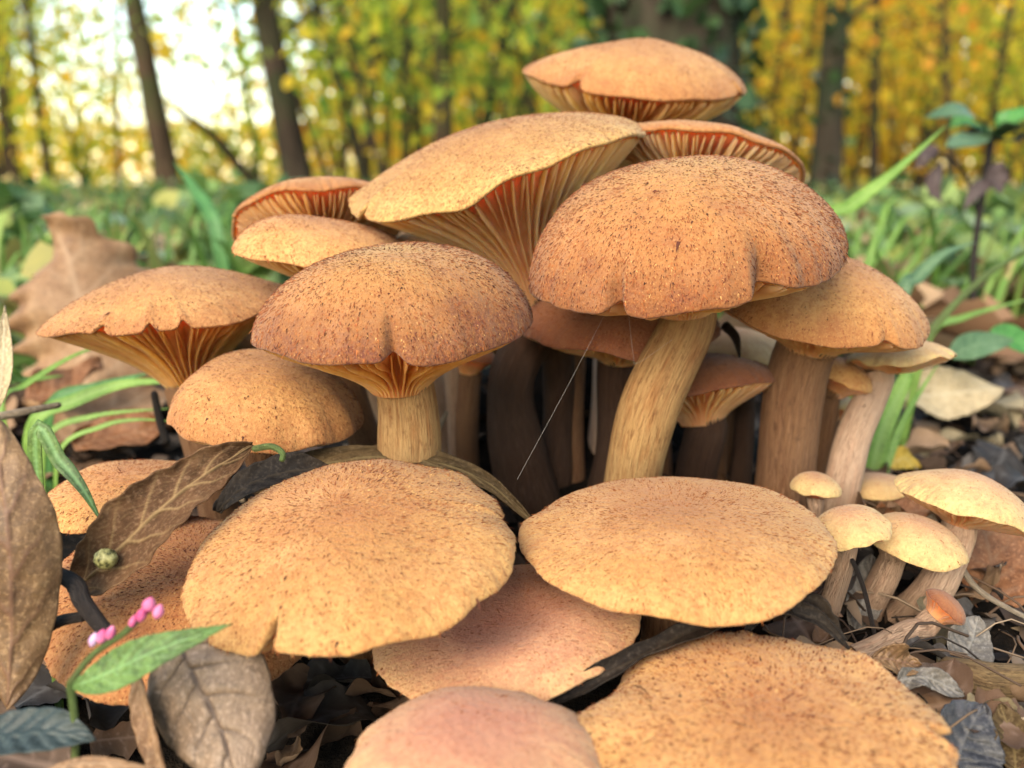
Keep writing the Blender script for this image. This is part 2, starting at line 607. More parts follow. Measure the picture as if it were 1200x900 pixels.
def build_mushroom(m):
    D = near(m['D'])
    cx, cy = m['c']
    k = D * 0.01 / FPX
    C = P(cx, cy, m['D'])
    v = unit(C - CO)
    u = unit(np.cross(CR, v))
    r2 = np.cross(v, u)
    ro, e = math.radians(m.get('roll', 0)), math.radians(m.get('e', 10))
    ex = r2 * math.cos(ro) + u * math.sin(ro)
    up = -r2 * math.sin(ro) + u * math.cos(ro)
    n = up * math.cos(e) - v * math.sin(e)
    ey = np.cross(n, ex)
    B = np.stack([ex, ey, n], 0)            # rows: local axes in world
    cap = Cap(m['hw'] * k, m['H'] * k, m.get('p', 2.2), m.get('q', .62), m.get('F', 35) * 1.15 * k, m.get('Fp', 1.8),
              m.get('rs', 25) * k, m['seed'], waves=m.get('waves', .02) * 1.3, rimwave=m.get('rimwave', .03) * 1.35,
              notches=[(math.radians(a), w, d) for a, w, d in m.get('notches', ())],
              umbo=m.get('umbo', 0) * k, dip=m.get('dip', 0) * k, lip=min(.0008, m['hw'] * k * .018), lump=m.get('lump', .012) * 1.7)
    # stem path: from the ground up into the cap
    bx, bD = m['base']
    top = C + n * (-cap.F * .55)
    if m.get('base_pt') is not None:
        base = np.array(m['base_pt'])
    else:
        base = P(bx, 450, bD)
        by = base[1]
        base = np.array([base[0], by, float(ground_z(base[0], by)) - .004])
    L = np.linalg.norm(top - base)
    pts = [base]
    for q in m.get('mid', ()):
        pts.append(P(*q))
    so = ex * m.get('soff', 0) * k
    pts += [C + so - n * (cap.F + .004), top + so]
    path = catmull(pts, 44)
    wr = np.random.default_rng(m['seed'] + 77)
    tq = np.linspace(0, 1, 44)
    env = (np.sin(PI * tq) ** 1.0)[:, None] * m.get('rs', 25) * k * .22
    path = path + env * np.stack([np.sin(tq * 5 + wr.uniform(0, 6)), np.sin(tq * 6 + wr.uniform(0, 6)), 0 * tq], -1)
    root = thing('mushroom', m['label'], 'mushroom', tuple(base), m.get('group'))
    loc = lambda w: w - base

    # cap skin: top, rounded lip, flesh underneath
    big = m['hw'] > 60
    nt, nr = (300, 46) if big else (96, 24)
    th = np.linspace(0, 2 * PI, nt, endpoint=False)
    rows, rad_attr = [], []
    for uu in np.linspace(0.0, 1, nr):
        sr = math.sin(uu * PI / 2)
        rows.append(cap.top(np.full(nt, max(sr, .004)), th))
        rad_attr.append(np.full(nt, sr))
    Rt, zr = cap.rad(th), cap.zrim(th)
    for ph in np.linspace(.35, PI, 6):
        r = Rt - cap.lip + cap.lip * math.cos(ph)
        rows.append(np.stack([r * np.cos(th), r * np.sin(th), zr - cap.lip * math.sin(ph)], -1))
        rad_attr.append(np.full(nt, 1.0))
    for t in np.linspace(.04, 1, 14):
        r, z = cap.under(np.full(nt, t), th)
        rows.append(np.stack([r * np.cos(th), r * np.sin(th), z], -1))
        rad_attr.append(np.full(nt, 1.0))
    V = np.array(rows).reshape(-1, 3)
    W = loc(C + V @ B)
    F = grid_faces(len(rows), nt, True)
    me = mesh('cap', W, F, CAPM[m['mat']], attrs={'radial': ('FLOAT', np.array(rad_attr))})
    me.materials.append(GILLM[m.get('gill', 'buff')])
    mi = np.zeros(len(me.polygons), np.int32)
    mi[(nr + 4) * nt:] = 1
    if len(mi) == len(F):
        me.polygons.foreach_set('material_index', mi)
    capo = link('cap', me, root)

    # gills: thin blades running from the rim down onto the stem
    rng = np.random.default_rng(m['seed'] + 500)
    ng = m.get('gills', 0)
    if ng:
        gd = m.get('gd', .075) * cap.R
        thk = cap.R * .0075
        ts = np.linspace(.015, 1, 11)

        def blade(a0, t1, depth):
            tt = ts * t1
            wob = a0 + .02 * np.sin(tt * 6 + rng.uniform(0, 6)) * (1 - tt)
            r, z = cap.under(tt, wob)
            dr, dz = np.gradient(r), np.gradient(z)
            nl = np.sqrt(dr * dr + dz * dz) + 1e-9
            nr_, nz_ = -dz / nl, dr / nl
            dp = depth * np.sin(PI * np.clip(tt / t1, 0, 1) ** .55) ** .75 + .0001
            ru, zu = r - nr_ * .0004, z - nz_ * .0004
            rl, zl = r + nr_ * dp, z + nz_ * dp
            c, s_ = np.cos(wob), np.sin(wob)
            px, py = -s_ * thk, c * thk
            q = [np.stack([ru * c + px, ru * s_ + py, zu], -1), np.stack([rl * c + px * .5, rl * s_ + py * .5, zl], -1),
                 np.stack([rl * c - px * .5, rl * s_ - py * .5, zl], -1), np.stack([ru * c - px, ru * s_ - py, zu], -1)]
            vv = np.stack(q, 1).reshape(-1, 3)
            return loc(C + vv @ B), grid_faces(len(tt), 4, False)

        ang = np.linspace(0, 2 * PI, ng, endpoint=False) + rng.uniform(-.02, .02, ng)
        gm = GILLM[m.get('gill', 'buff')]
        if m.get('each_gill'):
            for a0 in ang:
                vv, ff = blade(a0, 1.0, gd * rng.uniform(.8, 1.15))
                link('gill', mesh('gill', vv, ff, gm), root)
        VV, FF, off = [], [], 0
        jobs = [(a0 + PI / ng * rng.uniform(.7, 1.3), rng.uniform(.35, .6), .7) for a0 in ang]
        if not m.get('each_gill'):
            jobs += [(a0, 1.0, 1.0) for a0 in ang]
        for a0, t1, dd in jobs:
            vv, ff = blade(a0, t1, gd * dd)
            VV.append(vv)
            FF.append(ff + off)
            off += len(vv)
        link('gills', mesh('gills', np.concatenate(VV), np.concatenate(FF), gm), root, kind='stuff')

    # dark erect scales and short fuzz on the cap skin
    def scatter(count, lmin, lmax, wid, lift, mat, nm, dens, ps=1.0):
        hemi = rng.uniform(0, 1, count) < min(1, 1.3 * cap.H / cap.R)
        zz = rng.uniform(.04, 1, count)
        sr = np.where(hemi, np.sqrt(1 - zz ** 2), np.sqrt(rng.uniform(0, .985, count)))
        a = rng.uniform(0, 2 * PI, count)
        keep = rng.uniform(0, 1, count) < dens(sr, a)
        sr, a = sr[keep], a[keep]
        if not len(sr):
            return
        p0 = cap.top(sr, a)
        p1 = cap.top(np.clip(sr + .01, 0, .999), a)
        p2 = cap.top(sr, a + .02)
        tr = unit(p1 - p0)
        tc = unit(p2 - p0)
        nn = unit(np.cross(tr, tc))
        nn *= np.sign(nn[:, 2:3] + 1e-9)
        ln = (rng.uniform(lmin, lmax, len(sr)) * np.exp(rng.normal(0, .35, len(sr))))[:, None] * 1e-3
        jit = rng.normal(0, .35, len(sr))[:, None]
        d = unit(tr + tc * jit)
        sd = np.cross(nn, d)
        w = (wid * rng.uniform(.6, 1.2, len(sr)) * np.exp(rng.normal(0, .3, len(sr))))[:, None] * 1e-3
        lf = (lift * rng.uniform(.4, 1.3, len(sr)))[:, None]
        b0 = p0 - nn * 1.0e-4
        q = np.stack([b0 - sd * w, b0 + sd * w, b0 + d * ln * .55 + nn * ln * lf * .55 + nn * w * .6, b0 + d * ln + nn * ln * lf], 1)
        vv = loc(C + q.reshape(-1, 3) @ B)
        i0 = np.arange(len(sr))[:, None] * 4
        ff = np.concatenate([i0 + np.array([[0, 1, 2]]), i0 + np.array([[0, 2, 3]]), i0 + np.array([[2, 1, 3]])], 0)
        o = link(nm, mesh(nm, vv, ff, mat, smooth=False), capo, kind='stuff')
        return o

    area = PI * (cap.R * 1000) ** 2 * (1.0 + .7 * (cap.H / cap.R))
    for sd_name, dens_mm2, ls, wd, rng_in in m.get('scales', ()):
        ph = rng.uniform(0, 6, 4)
        lo, hi = rng_in

        def dens(sr, a, lo=lo, hi=hi, ph=ph):
            base_ = lo + (hi - lo) * sr
            x, y = sr * np.cos(a), sr * np.sin(a)
            cl = .55 + .45 * np.sin(x * 6 + ph[0]) * np.sin(y * 7 + ph[1]) + .3 * np.sin(x * 15 + y * 11 + ph[2])
            return np.clip(base_ * (cl + .25), 0, 1)
        scatter(int(area * dens_mm2 * 1.5), ls * .55, ls * 1.15, wd * 1.02, .36, SCALEM[sd_name], 'scales', dens)
    if m.get('fuzz'):
        scatter(int(area * m['fuzz'] * .6), .18, .40, .04, .9, FUZZM, 'fuzz', lambda s_, a_: np.ones_like(s_))

    # stem
    rs, rb = m.get('rs', 25) * k, m.get('rb', m.get('rs', 25)) * k
    t = np.linspace(0, 1, len(path))
    rr = rb + (rs - rb) * t ** .8
    wob = np.random.default_rng(m['seed'] + 9).uniform(0, 6, 3)
    rr = rr * (1 + .22 * np.exp(-(t / .14) ** 2)) * (1 + .05 * np.sin(t * 7 + wob[0]) + .03 * np.sin(t * 15 + wob[1]))
    rr[t > .9] *= .97
    vv, ff, co = tube(path, rr, 26, m.get('srough', .05), m['seed'])
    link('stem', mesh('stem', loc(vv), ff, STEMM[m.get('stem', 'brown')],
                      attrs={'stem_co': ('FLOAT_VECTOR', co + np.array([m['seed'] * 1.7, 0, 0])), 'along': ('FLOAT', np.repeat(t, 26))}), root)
    return root


GRIT = ('dark', .0018, 2.0, .32, (1, .8))
S_SMALL = (('brown', .25, .5, .10, (1.6, .1)), ('red', .7, .6, .10, (1.2, .4)))
S_DARK = (GRIT, ('gold', .3, .6, .12, (1.0, .8)), ('red', .7, .9, .17, (.5, 1.1)), ('dark', .85, .75, .15, (1.2, .75)), ('brown', 1.0, .8, .16, (1.0, .9)))
S_MED = (GRIT, ('gold', .5, .6, .12, (.8, .8)), ('dark', .25, .7, .14, (1.4, .4)), ('brown', 1.0, .75, .14, (1.2, .65)))
S_LIGHT = (GRIT, ('dark', .06, .7, .14, (1.5, .6)), ('brown', .4, .9, .14, (1.3, .45)), ('red', 1.0, .9, .15, (1.1, .7)))
S_CENTRE = (GRIT, ('gold', .8, .7, .14, (.5, .9)), ('dark', .35, .8, .13, (1.6, -.6)), ('brown', .9, .9, .13, (1.3, .25)), ('red', 1.0, .8, .12, (1.0, .7)))
S_BIG = (('gold', .5, .7, .15, (.8, .9)), ('dark', .25, .7, .19, (1.3, .1)), ('brown', .8, .75, .19, (1.3, .5)), ('red', .9, .75, .17, (1.0, .8)))

MUSH = [
    dict(label='flat-domed tawny mushroom standing highest of the whole cluster', c=(742, 98), hw=130, roll=-5, e=4, H=46, p=1.9, q=.75, F=62, Fp=1.25,
         D=33, rs=24, rb=24, base=(720, 31.5), mat='tawny', stem='pale', gills=54, each_gill=True, gd=.10, seed=1, umbo=4, scales=S_MED, fuzz=2.0,
         notches=((-118, .05, .10), (-25, .06, .10)), waves=.014, rimwave=.012),
    dict(label='tawny mushroom tipped back to show cream gills, behind the large dome', c=(815, 200), hw=124, roll=-10, e=-21, H=36, p=2.2, q=.7, F=34, Fp=2.0,
         D=30, rs=24, rb=26, base=(730, 30), mat='tawny', stem='pale', gill='cream', gills=60, each_gill=True, gd=.11, seed=2, scales=S_MED, fuzz=2.0, rimwave=.02, waves=.012, lump=.006),
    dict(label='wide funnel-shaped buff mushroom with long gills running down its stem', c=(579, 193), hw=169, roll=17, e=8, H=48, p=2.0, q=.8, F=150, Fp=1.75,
         D=27.5, rs=27, rb=31, base=(622, 28.5), mid=((600, 450, 28.3),), mat='yellow', stem='shade_brown', gill='cream', gills=50, each_gill=True, gd=.055, seed=3,
         scales=S_MED, fuzz=1.6, notches=((-150, .04, .07),), waves=.025, rimwave=.035),
    dict(label='large brown-gold domed mushroom with two rim splits on a thick golden stem', c=(800, 308), hw=184, roll=4, e=15, H=118, p=2.3, q=.60, F=52, Fp=1.9,
         D=23.5, rs=35, rb=33, base=(735, 25), mid=((742, 575, 25.2), (768, 470, 24.4)), mat='dome', stem='gold', gill='cream', gills=56, gd=.07, seed=4,
         scales=S_DARK, fuzz=2.0, notches=((-112, .06, .12), (-62, .13, .16)), waves=.016, rimwave=.012, lump=.016),
    dict(label='purple-brown domed mushroom with a pinched front rim, beside the golden stem', c=(462, 384), hw=159, roll=4.5, e=13, H=98, p=2.3, q=.62, F=66, Fp=1.7,
         D=22.5, rs=35, rb=36, base=(470, 23.5), mat='purple', stem='gold', gill='amber', gills=46, each_gill=True, gd=.07, seed=5,
         scales=S_DARK, fuzz=2.0, notches=((-91, .07, .10),), waves=.022, rimwave=.02, lump=.02),
    dict(label='broad tan mushroom with a nibbled rim and funnel underside, above the grass', c=(206, 364), hw=141, roll=9, e=7, H=56, p=1.7, q=.9, F=92, Fp=1.75,
         D=27, rs=22, rb=24, base=(250, 28), mat='tawny', stem='brown', gill='amber', gills=50, each_gill=True, gd=.05, seed=6,
         scales=S_MED, fuzz=1.6, notches=((-125, .05, .07), (-102, .035, .05), (-88, .035, .05)), rimwave=.018),
    dict(label='mushroom tipped back at the far side showing arched orange gills', c=(378, 262), hw=102, roll=6, e=-24, H=38, p=2.2, q=.7, F=26, Fp=2.0, lump=.008,
         D=30.5, rs=20, rb=22, base=(500, 30.5), mat='tawny', stem='pale', gill='buff', gills=50, each_gill=True, gd=.12, seed=7, scales=S_LIGHT, fuzz=1.4, rimwave=.025),
    dict(label='small smooth lens-shaped tan mushroom under the tipped-back one', c=(378, 292), hw=103, roll=-3, e=11, H=38, p=2.0, q=.7, F=40, Fp=1.5,
         D=26.5, rs=18, rb=20, base=(455, 28), mat='orange', stem='brown', gills=40, gd=.06, seed=8, scales=S_LIGHT, fuzz=1.6, rimwave=.015),
    dict(label='rounded orange-brown mushroom squeezed below the broad nibbled one', c=(313, 486), hw=112, roll=-2, e=20, H=66, p=2.4, q=.62, F=34,
         D=24.5, rs=22, rb=24, base=(345, 26), mat='tawny', stem='brown', gills=30, seed=9, scales=S_MED, fuzz=1.8, rimwave=.02),
    dict(label='broad low apricot mushroom with a deep rim notch, by the curled brown leaf', c=(413, 644), hw=195, roll=13, e=30, H=62, p=2.2, q=.68, F=40,
         D=19, rs=38, rb=40, base=(420, 22.5), mat='flat', stem='brown', gills=40, seed=10, scales=S_CENTRE, fuzz=1.8,
         notches=((-121, .05, .22), (-5, .05, .05)), waves=.03, rimwave=.03, lump=.02),
    dict(label='smooth flat apricot mushroom at the foot of the golden stem', c=(788, 631), hw=181, roll=-2, e=25, H=40, p=2.4, q=.66, F=40,
         D=20, rs=34, rb=36, base=(790, 21), mat='flat', stem='brown', gills=40, seed=11, scales=(('red', 1.3, .75, .13, (1.3, .7)), ('brown', .3, .7, .13, (1.5, .2))), fuzz=1.6, waves=.010, rimwave=.018),
    dict(label='pinkish dished mushroom wedged beneath the two broad apricot ones', c=(593, 736), hw=157, roll=9, e=29, H=26, dip=22, p=3, q=.7, F=40,
         D=19.6, rs=30, rb=32, base=(610, 21), mat='pink', stem='brown', gills=40, seed=12, scales=(('red', 1.2, .7, .13, (1.2, .6)), ('brown', .12, .6, .12, (1.4, .2))), fuzz=1.4, waves=.012, rimwave=.03),
    dict(label='large speckled orange mushroom with a torn rim beside the black curled leaf', c=(887, 868), hw=218, roll=-9, e=37, H=44, p=2.4, q=.66, F=40,
         D=14.2, rs=36, rb=38, base=(880, 14.2), mat='orange', stem='brown', gills=30, seed=13, scales=S_BIG, fuzz=1.6, notches=((12, .05, .20), (97, .04, .05)), waves=.03, rimwave=.035),
    dict(label='smooth pink-tan mushroom touching the large speckled one at the front', c=(556, 893), hw=150, roll=3, e=33, H=50, p=2.3, q=.64, F=30,
         D=13.6, rs=30, rb=30, base=(560, 13.6), mat='pink', stem='brown', gills=24, seed=14, scales=(('red', .5, .7, .12, (1, .6)),), fuzz=1.6, rimwave=.02),
    dict(label='rusty scaly mushroom half hidden under the curled brown leaf', c=(226, 704), hw=172, roll=6, e=36, H=52, p=2.2, q=.7, F=40,
         D=21, rs=32, rb=34, base=(240, 21.5), mat='rust', stem='brown', gills=30, seed=15, scales=S_BIG, fuzz=1.4, notches=((-38, .06, .08),), waves=.03, rimwave=.04),
    dict(label='little orange mushroom behind the curled brown leaf and a drooping green blade', c=(152, 580), hw=97, roll=10, e=22, H=28, p=2.2, q=.66, F=34,
         D=23.5, rs=20, rb=20, base=(180, 24.5), mat='orange', stem='brown', gills=24, seed=16, scales=S_LIGHT, fuzz=1.2),
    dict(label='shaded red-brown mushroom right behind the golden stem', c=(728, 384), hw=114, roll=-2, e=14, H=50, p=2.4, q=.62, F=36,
         D=27.5, rs=23, rb=22, base=(712, 28), mat='shade', stem='shade_brown', gills=36, seed=17, scales=S_LIGHT, fuzz=1.2, rimwave=.025),
    dict(label='rosy tan mushroom with a dark lower rim, sloping on a thick stem', c=(958, 366), hw=121, roll=-11, e=15, H=66, p=2.1, q=.72, F=40,
         D=26, rs=33, rb=38, base=(925, 27), mat='tawny', stem='brown', gills=40, seed=18, scales=S_MED, fuzz=2.0, notches=((-50, .10, .05),), rimwave=.04),
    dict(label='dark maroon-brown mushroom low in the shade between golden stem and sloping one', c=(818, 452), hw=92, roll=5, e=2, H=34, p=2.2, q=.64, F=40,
         D=28, rs=24, rb=24, base=(815, 28.6), mat='shade', stem='shade_brown', gills=36, seed=19, scales=S_LIGHT, fuzz=1.0),
    dict(label='pale apricot mushroom peeking out behind the dark maroon-brown one', c=(855, 424), hw=74, roll=0, e=12, H=40, p=2.2, q=.64, F=26,
         D=31.5, rs=18, rb=18, base=(870, 31.5), mat='pale', stem='brown', gills=24, seed=20, scales=(), fuzz=1.0),
    dict(label='small tan mushroom with a drooping cap lobe beside the thick stem', c=(984, 444), hw=40, roll=-24, e=6, H=24, F=18,
         D=28.5, rs=13, rb=14, base=(960, 28.5), mat='orange', stem='brown', gills=20, seed=21, scales=S_LIGHT, fuzz=1.0),
    dict(label='pale cream mushroom on a long bent stem under the sloping one', c=(1053, 420), hw=62, roll=4, e=5, H=22, p=2.0, q=.75, F=14,
         D=28, rs=19, rb=20, base=(980, 27.5), mid=((986, 578, 27.6), (1004, 510, 27.7)), soff=-26, mat='pale', stem='pale', gills=30, seed=22, scales=S_SMALL, fuzz=1.2),
    dict(label='tiny pale mushroom glimpsed between the thick stem and bent stem', c=(978, 478), hw=32, roll=-4, e=6, H=16, F=14,
         D=31, rs=11, rb=12, base=(955, 31), mat='pale', stem='brown', gills=16, seed=23, scales=(), fuzz=.8),
    dict(label='tiny cream button mushroom tucked against the thick stem foot', c=(956, 573), hw=29, roll=-8, e=18, H=18, F=10,
         D=25, rs=9, rb=9, base=(950, 25.5), mat='pale', stem='pale', gills=16, seed=24, scales=S_SMALL, fuzz=.8),
    dict(label='pale flat mushroom behind the bright cream one, over the litter', c=(1030, 574), hw=46, roll=-4, e=12, H=18, F=12,
         D=28.5, rs=11, rb=11, base=(1040, 28.5), mat='pale', stem='pale', gills=16, seed=25, scales=(), fuzz=.8),
    dict(label='small cream-tan mushroom leaning on the flat apricot one', c=(998, 622), hw=46, roll=6, e=24, H=26, F=12,
         D=22, rs=13, rb=14, base=(984, 22), soff=-12, mat='pale', stem='pale', gills=16, seed=26, scales=S_SMALL, fuzz=1.0),
    dict(label='pink-cream mushroom with a yellow lower rim, next to the cream-tan one', c=(1072, 638), hw=57, roll=-20, e=22, H=32, F=14,
         D=22.8, rs=16, rb=17, base=(1036, 23), soff=-20, mat='pale', stem='pale', gills=16, seed=27, scales=S_SMALL, fuzz=1.0),
    dict(label='bright cream mushroom with a sweeping cap, farthest from the cluster', c=(1130, 590), hw=78, roll=-21, e=10, H=36, F=22, p=2.0, q=.75,
         D=23.5, rs=19, rb=22, base=(1078, 23), mid=((1100, 690, 23.1),), mat='pale', stem='pale', gills=30, seed=28, scales=S_SMALL, fuzz=1.0),
    dict(label='shaded pink mushroom filling the gap beneath the funnel-shaped one', c=(664, 278), hw=62, roll=10, e=14, H=46, F=20,
         D=29.5, rs=16, rb=18, base=(668, 29.6), mat='pink', stem='brown', gills=20, seed=31, scales=S_LIGHT, fuzz=1.0),
    dict(label='small orange mushroom at the far side, left of the funnel stem', c=(492, 284), hw=34, roll=4, e=4, H=18, F=20,
         D=33, rs=12, rb=13, base=(520, 32), mat='orange', stem='pale', gills=20, seed=32, scales=(), fuzz=.8),
    dict(label='tiny orange mushroom touching the funnel stem at the far side', c=(528, 292), hw=30, roll=-8, e=4, H=18, F=20,
         D=32, rs=11, rb=12, base=(540, 31), mat='orange', stem='pale', gills=20, seed=33, scales=(), fuzz=.8),
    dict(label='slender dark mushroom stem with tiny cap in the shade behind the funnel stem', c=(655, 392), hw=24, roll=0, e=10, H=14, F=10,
         D=29.4, rs=17, rb=20, base=(650, 29.3), mat='shade', stem='shade_brown', gills=0, seed=34, scales=()),
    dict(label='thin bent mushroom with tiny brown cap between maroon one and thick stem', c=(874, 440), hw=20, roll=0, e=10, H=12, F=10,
         D=29.5, rs=12, rb=12, base=(872, 29.3), mat='shade', stem='shade_brown', gills=0, seed=35, scales=()),
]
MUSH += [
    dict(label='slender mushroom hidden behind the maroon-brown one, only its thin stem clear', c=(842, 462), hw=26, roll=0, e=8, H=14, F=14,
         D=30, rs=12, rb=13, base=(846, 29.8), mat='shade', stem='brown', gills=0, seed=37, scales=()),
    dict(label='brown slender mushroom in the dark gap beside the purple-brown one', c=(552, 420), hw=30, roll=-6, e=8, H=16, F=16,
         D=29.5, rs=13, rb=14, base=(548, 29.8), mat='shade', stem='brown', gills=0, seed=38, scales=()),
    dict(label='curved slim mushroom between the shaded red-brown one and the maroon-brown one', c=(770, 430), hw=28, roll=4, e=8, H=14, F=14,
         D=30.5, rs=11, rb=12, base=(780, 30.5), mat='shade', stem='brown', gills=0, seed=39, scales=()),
]
# a toppled young mushroom lying in the litter
fb = P(1005, 772, 21.2)
MUSH.append(dict(label='toppled pale mushroom with a small red-brown cap lying in the litter', c=(1108, 711), hw=27, roll=-48, e=10, H=14, F=14,
                 D=21.4, rs=14, rb=13, base=(1005, 21.2), base_pt=tuple(fb), mid=((1060, 742, 21.3),), mat='shade', stem='pale', gills=16, seed=36, scales=(), fuzz=.6))
for m in MUSH:
    build_mushroom(m)
#PART2
# ------------------------------------------------------------------ leaves, blades, twigs
def leaf_grid(mid, hw, normal, shape='ovate', curl=0.0, wave=0.0, nveins=7, fold=0.0, na=60, nb=29, seed=0, roll_edge=0.0, vein_h=.0003, ragged=0.0):
    """a leaf laid along a midrib path; returns verts, quads, vein attribute"""
    rng = np.random.default_rng(seed)
    path = catmull(mid, na)
    tan = unit(np.gradient(path, axis=0))
    nh = np.asarray(normal, float)
    if nh.ndim == 1:
        nh = np.repeat(nh[None], na, 0)
    side = unit(np.cross(tan, nh))
    nrm = unit(np.cross(side, tan))
    a = np.linspace(0, 1, na)
    if shape == 'ovate':
        w = np.sin(PI * a ** .85) ** .75
    elif shape == 'lance':
        w = np.sin(PI * a ** .8) ** 1.05
    elif shape == 'oak':
        w = np.sin(PI * a ** 1.2) ** .6 * (.72 + .28 * np.sin(a * 24) ** 2)
    elif shape == 'strip':
        w = np.clip(np.minimum(a * 9, (1 - a) * 5), 0, 1) ** .7
    else:
        w = np.ones(na)
    w = np.maximum(w, .02)
    b = np.linspace(-1, 1, nb)
    A, Bq = np.meshgrid(a, b, indexing='ij')
    rag = np.ones_like(A)
    if ragged:
        for k in (5, 9, 17, 31):
            rag += ragged * rng.normal() / k ** .4 * np.sin(A * k * 2 + np.sign(Bq) * rng.uniform(0, 3) + rng.uniform(0, 6)) * np.abs(Bq)
    off = Bq * w[:, None] * hw * rag
    ph = rng.uniform(0, 6, 3)
    h = curl * hw * Bq ** 2 * w[:, None] + fold * hw * np.abs(Bq) * w[:, None]
    h = h + wave * hw * (np.sin(A * 9 + ph[0]) * Bq + .6 * np.sin(A * 15 + ph[1] + Bq * 2) * np.abs(Bq) + .3 * np.sin(A * 6 + ph[2]))
    h = h + roll_edge * hw * np.clip(np.abs(Bq) - .75, 0, 1) ** 2 * 16
    q = (A - .20 * np.abs(Bq) ** 1.15 + .006 * np.sin(Bq * 9 + A * 30)) * nveins + np.where(Bq > 0, .45, 0)
    dv = np.abs(q - np.floor(q) - .5)
    vein = np.exp(-(dv / .045) ** 2) * np.clip(1.15 - np.abs(Bq), 0, 1) + np.exp(-(Bq / .045) ** 2)
    q2 = (A * 1.3 + .6 * np.abs(Bq)) * nveins * 2.3 + .4 * np.sin(A * 40)
    vein = vein + .35 * np.exp(-(np.abs(q2 - np.floor(q2) - .5) / .06) ** 2)
    vein = np.clip(vein, 0, 1)
    h = h + vein * vein_h - vein_h * .5 * np.sin(q * 2 * PI)
    v = path[:, None, :] + side[:, None, :] * off[..., None] + nrm[:, None, :] * h[..., None]
    return v.reshape(-1, 3), grid_faces(na, nb), vein.reshape(-1)


def solid(o, th):
    md = o.modifiers.new('thickness', 'SOLIDIFY')
    md.thickness = th
    md.offset = 0
    return o


def leaf_mesh(base, mid, hw, normal, mat, **kw):
    v, f, ve = leaf_grid(mid, hw, normal, **kw)
    return mesh('blade', v - base, f, mat, attrs={'vein': ('FLOAT', ve)})


def leaf(name, label, cat, pix, hwpx, normal, mat, group=None, petiole=None, **kw):
    """a single leaf thing: midrib given as pixels with their distances"""
    mid = [P(*p) for p in pix]
    k = near(pix[len(pix) // 2][2]) * .01 / FPX
    base = mid[0].copy()
    o = link(name, leaf_mesh(base, mid, hwpx * k, normal, mat, **kw), None, tuple(base))
    solid(o, .00025)
    tag(o, label, cat, group)
    return o


def blade_geo(pts, hw, n=26, fold=.35, normal=(0, -.8, .6), tip=.05, blunt=False):
    path = catmull(pts, n)
    tan = unit(np.gradient(path, axis=0))
    side = unit(np.cross(tan, np.asarray(normal, float)[None]))
    nrm = np.cross(side, tan)
    a = np.linspace(0, 1, n)
    w = hw * np.clip(np.minimum(.55 + a * 2.0, (1 - a) * (9 if blunt else 2.2)), tip, 1) ** .8
    b = np.array([-1, -.5, 0, .5, 1])
    v = path[:, None, :] + side[:, None, :] * (w[:, None] * b[None])[..., None] + nrm[:, None, :] * (w[:, None] * fold * np.abs(b)[None])[..., None]
    ve = np.repeat(np.exp(-(b / .2) ** 2)[None], n, 0)
    return v.reshape(-1, 3), grid_faces(n, 5), ve.reshape(-1)


def grass_blade(label, pix, hwpx, mat, group=None, to_ground=False, **kw):
    pts = [P(*p) for p in pix]
    if to_ground:
        p0 = pts[0]
        z = float(ground_z(p0[0], p0[1]))
        if p0[2] > z + .002:
            pts = [np.array([p0[0] - (pts[1][0] - p0[0]) * .3, p0[1], z - .003])] + pts
    k = near(pix[len(pix) // 2][2]) * .01 / FPX
    base = pts[0].copy()
    v, f, ve = blade_geo(pts, hwpx * k, **kw)
    o = link('grass_blade', mesh('grass_blade', v - base, f, mat, attrs={'vein': ('FLOAT', ve)}), None, tuple(base))
    solid(o, .0002)
    tag(o, label, 'grass blade', group)
    return o


def stick(name, label, cat, pix, rpx, mat, group=None, rough=.12, seed=1, taper=(1, .8)):
    pts = [P(*p) for p in pix]
    k = near(pix[len(pix) // 2][2]) * .01 / FPX
    path = catmull(pts, 24)
    r = np.interp(np.linspace(0, 1, 24), np.linspace(0, 1, len(taper)), taper) * rpx * k
    r[0] *= .6
    r[-1] *= .5
    v, f, co = tube(path, r, 12, rough, seed)
    n = len(path)
    ca = [list(range(11, -1, -1)), list(range((n - 1) * 12, n * 12))]
    base = path[0].copy()
    o = link(name, mesh(name, v - base, [tuple(x) for x in f] + [tuple(c) for c in ca], mat,
                        attrs={'stem_co': ('FLOAT_VECTOR', co), 'along': ('FLOAT', np.repeat(np.linspace(0, 1, n), 12))}), None, tuple(base))
    return tag(o, label, cat, group)


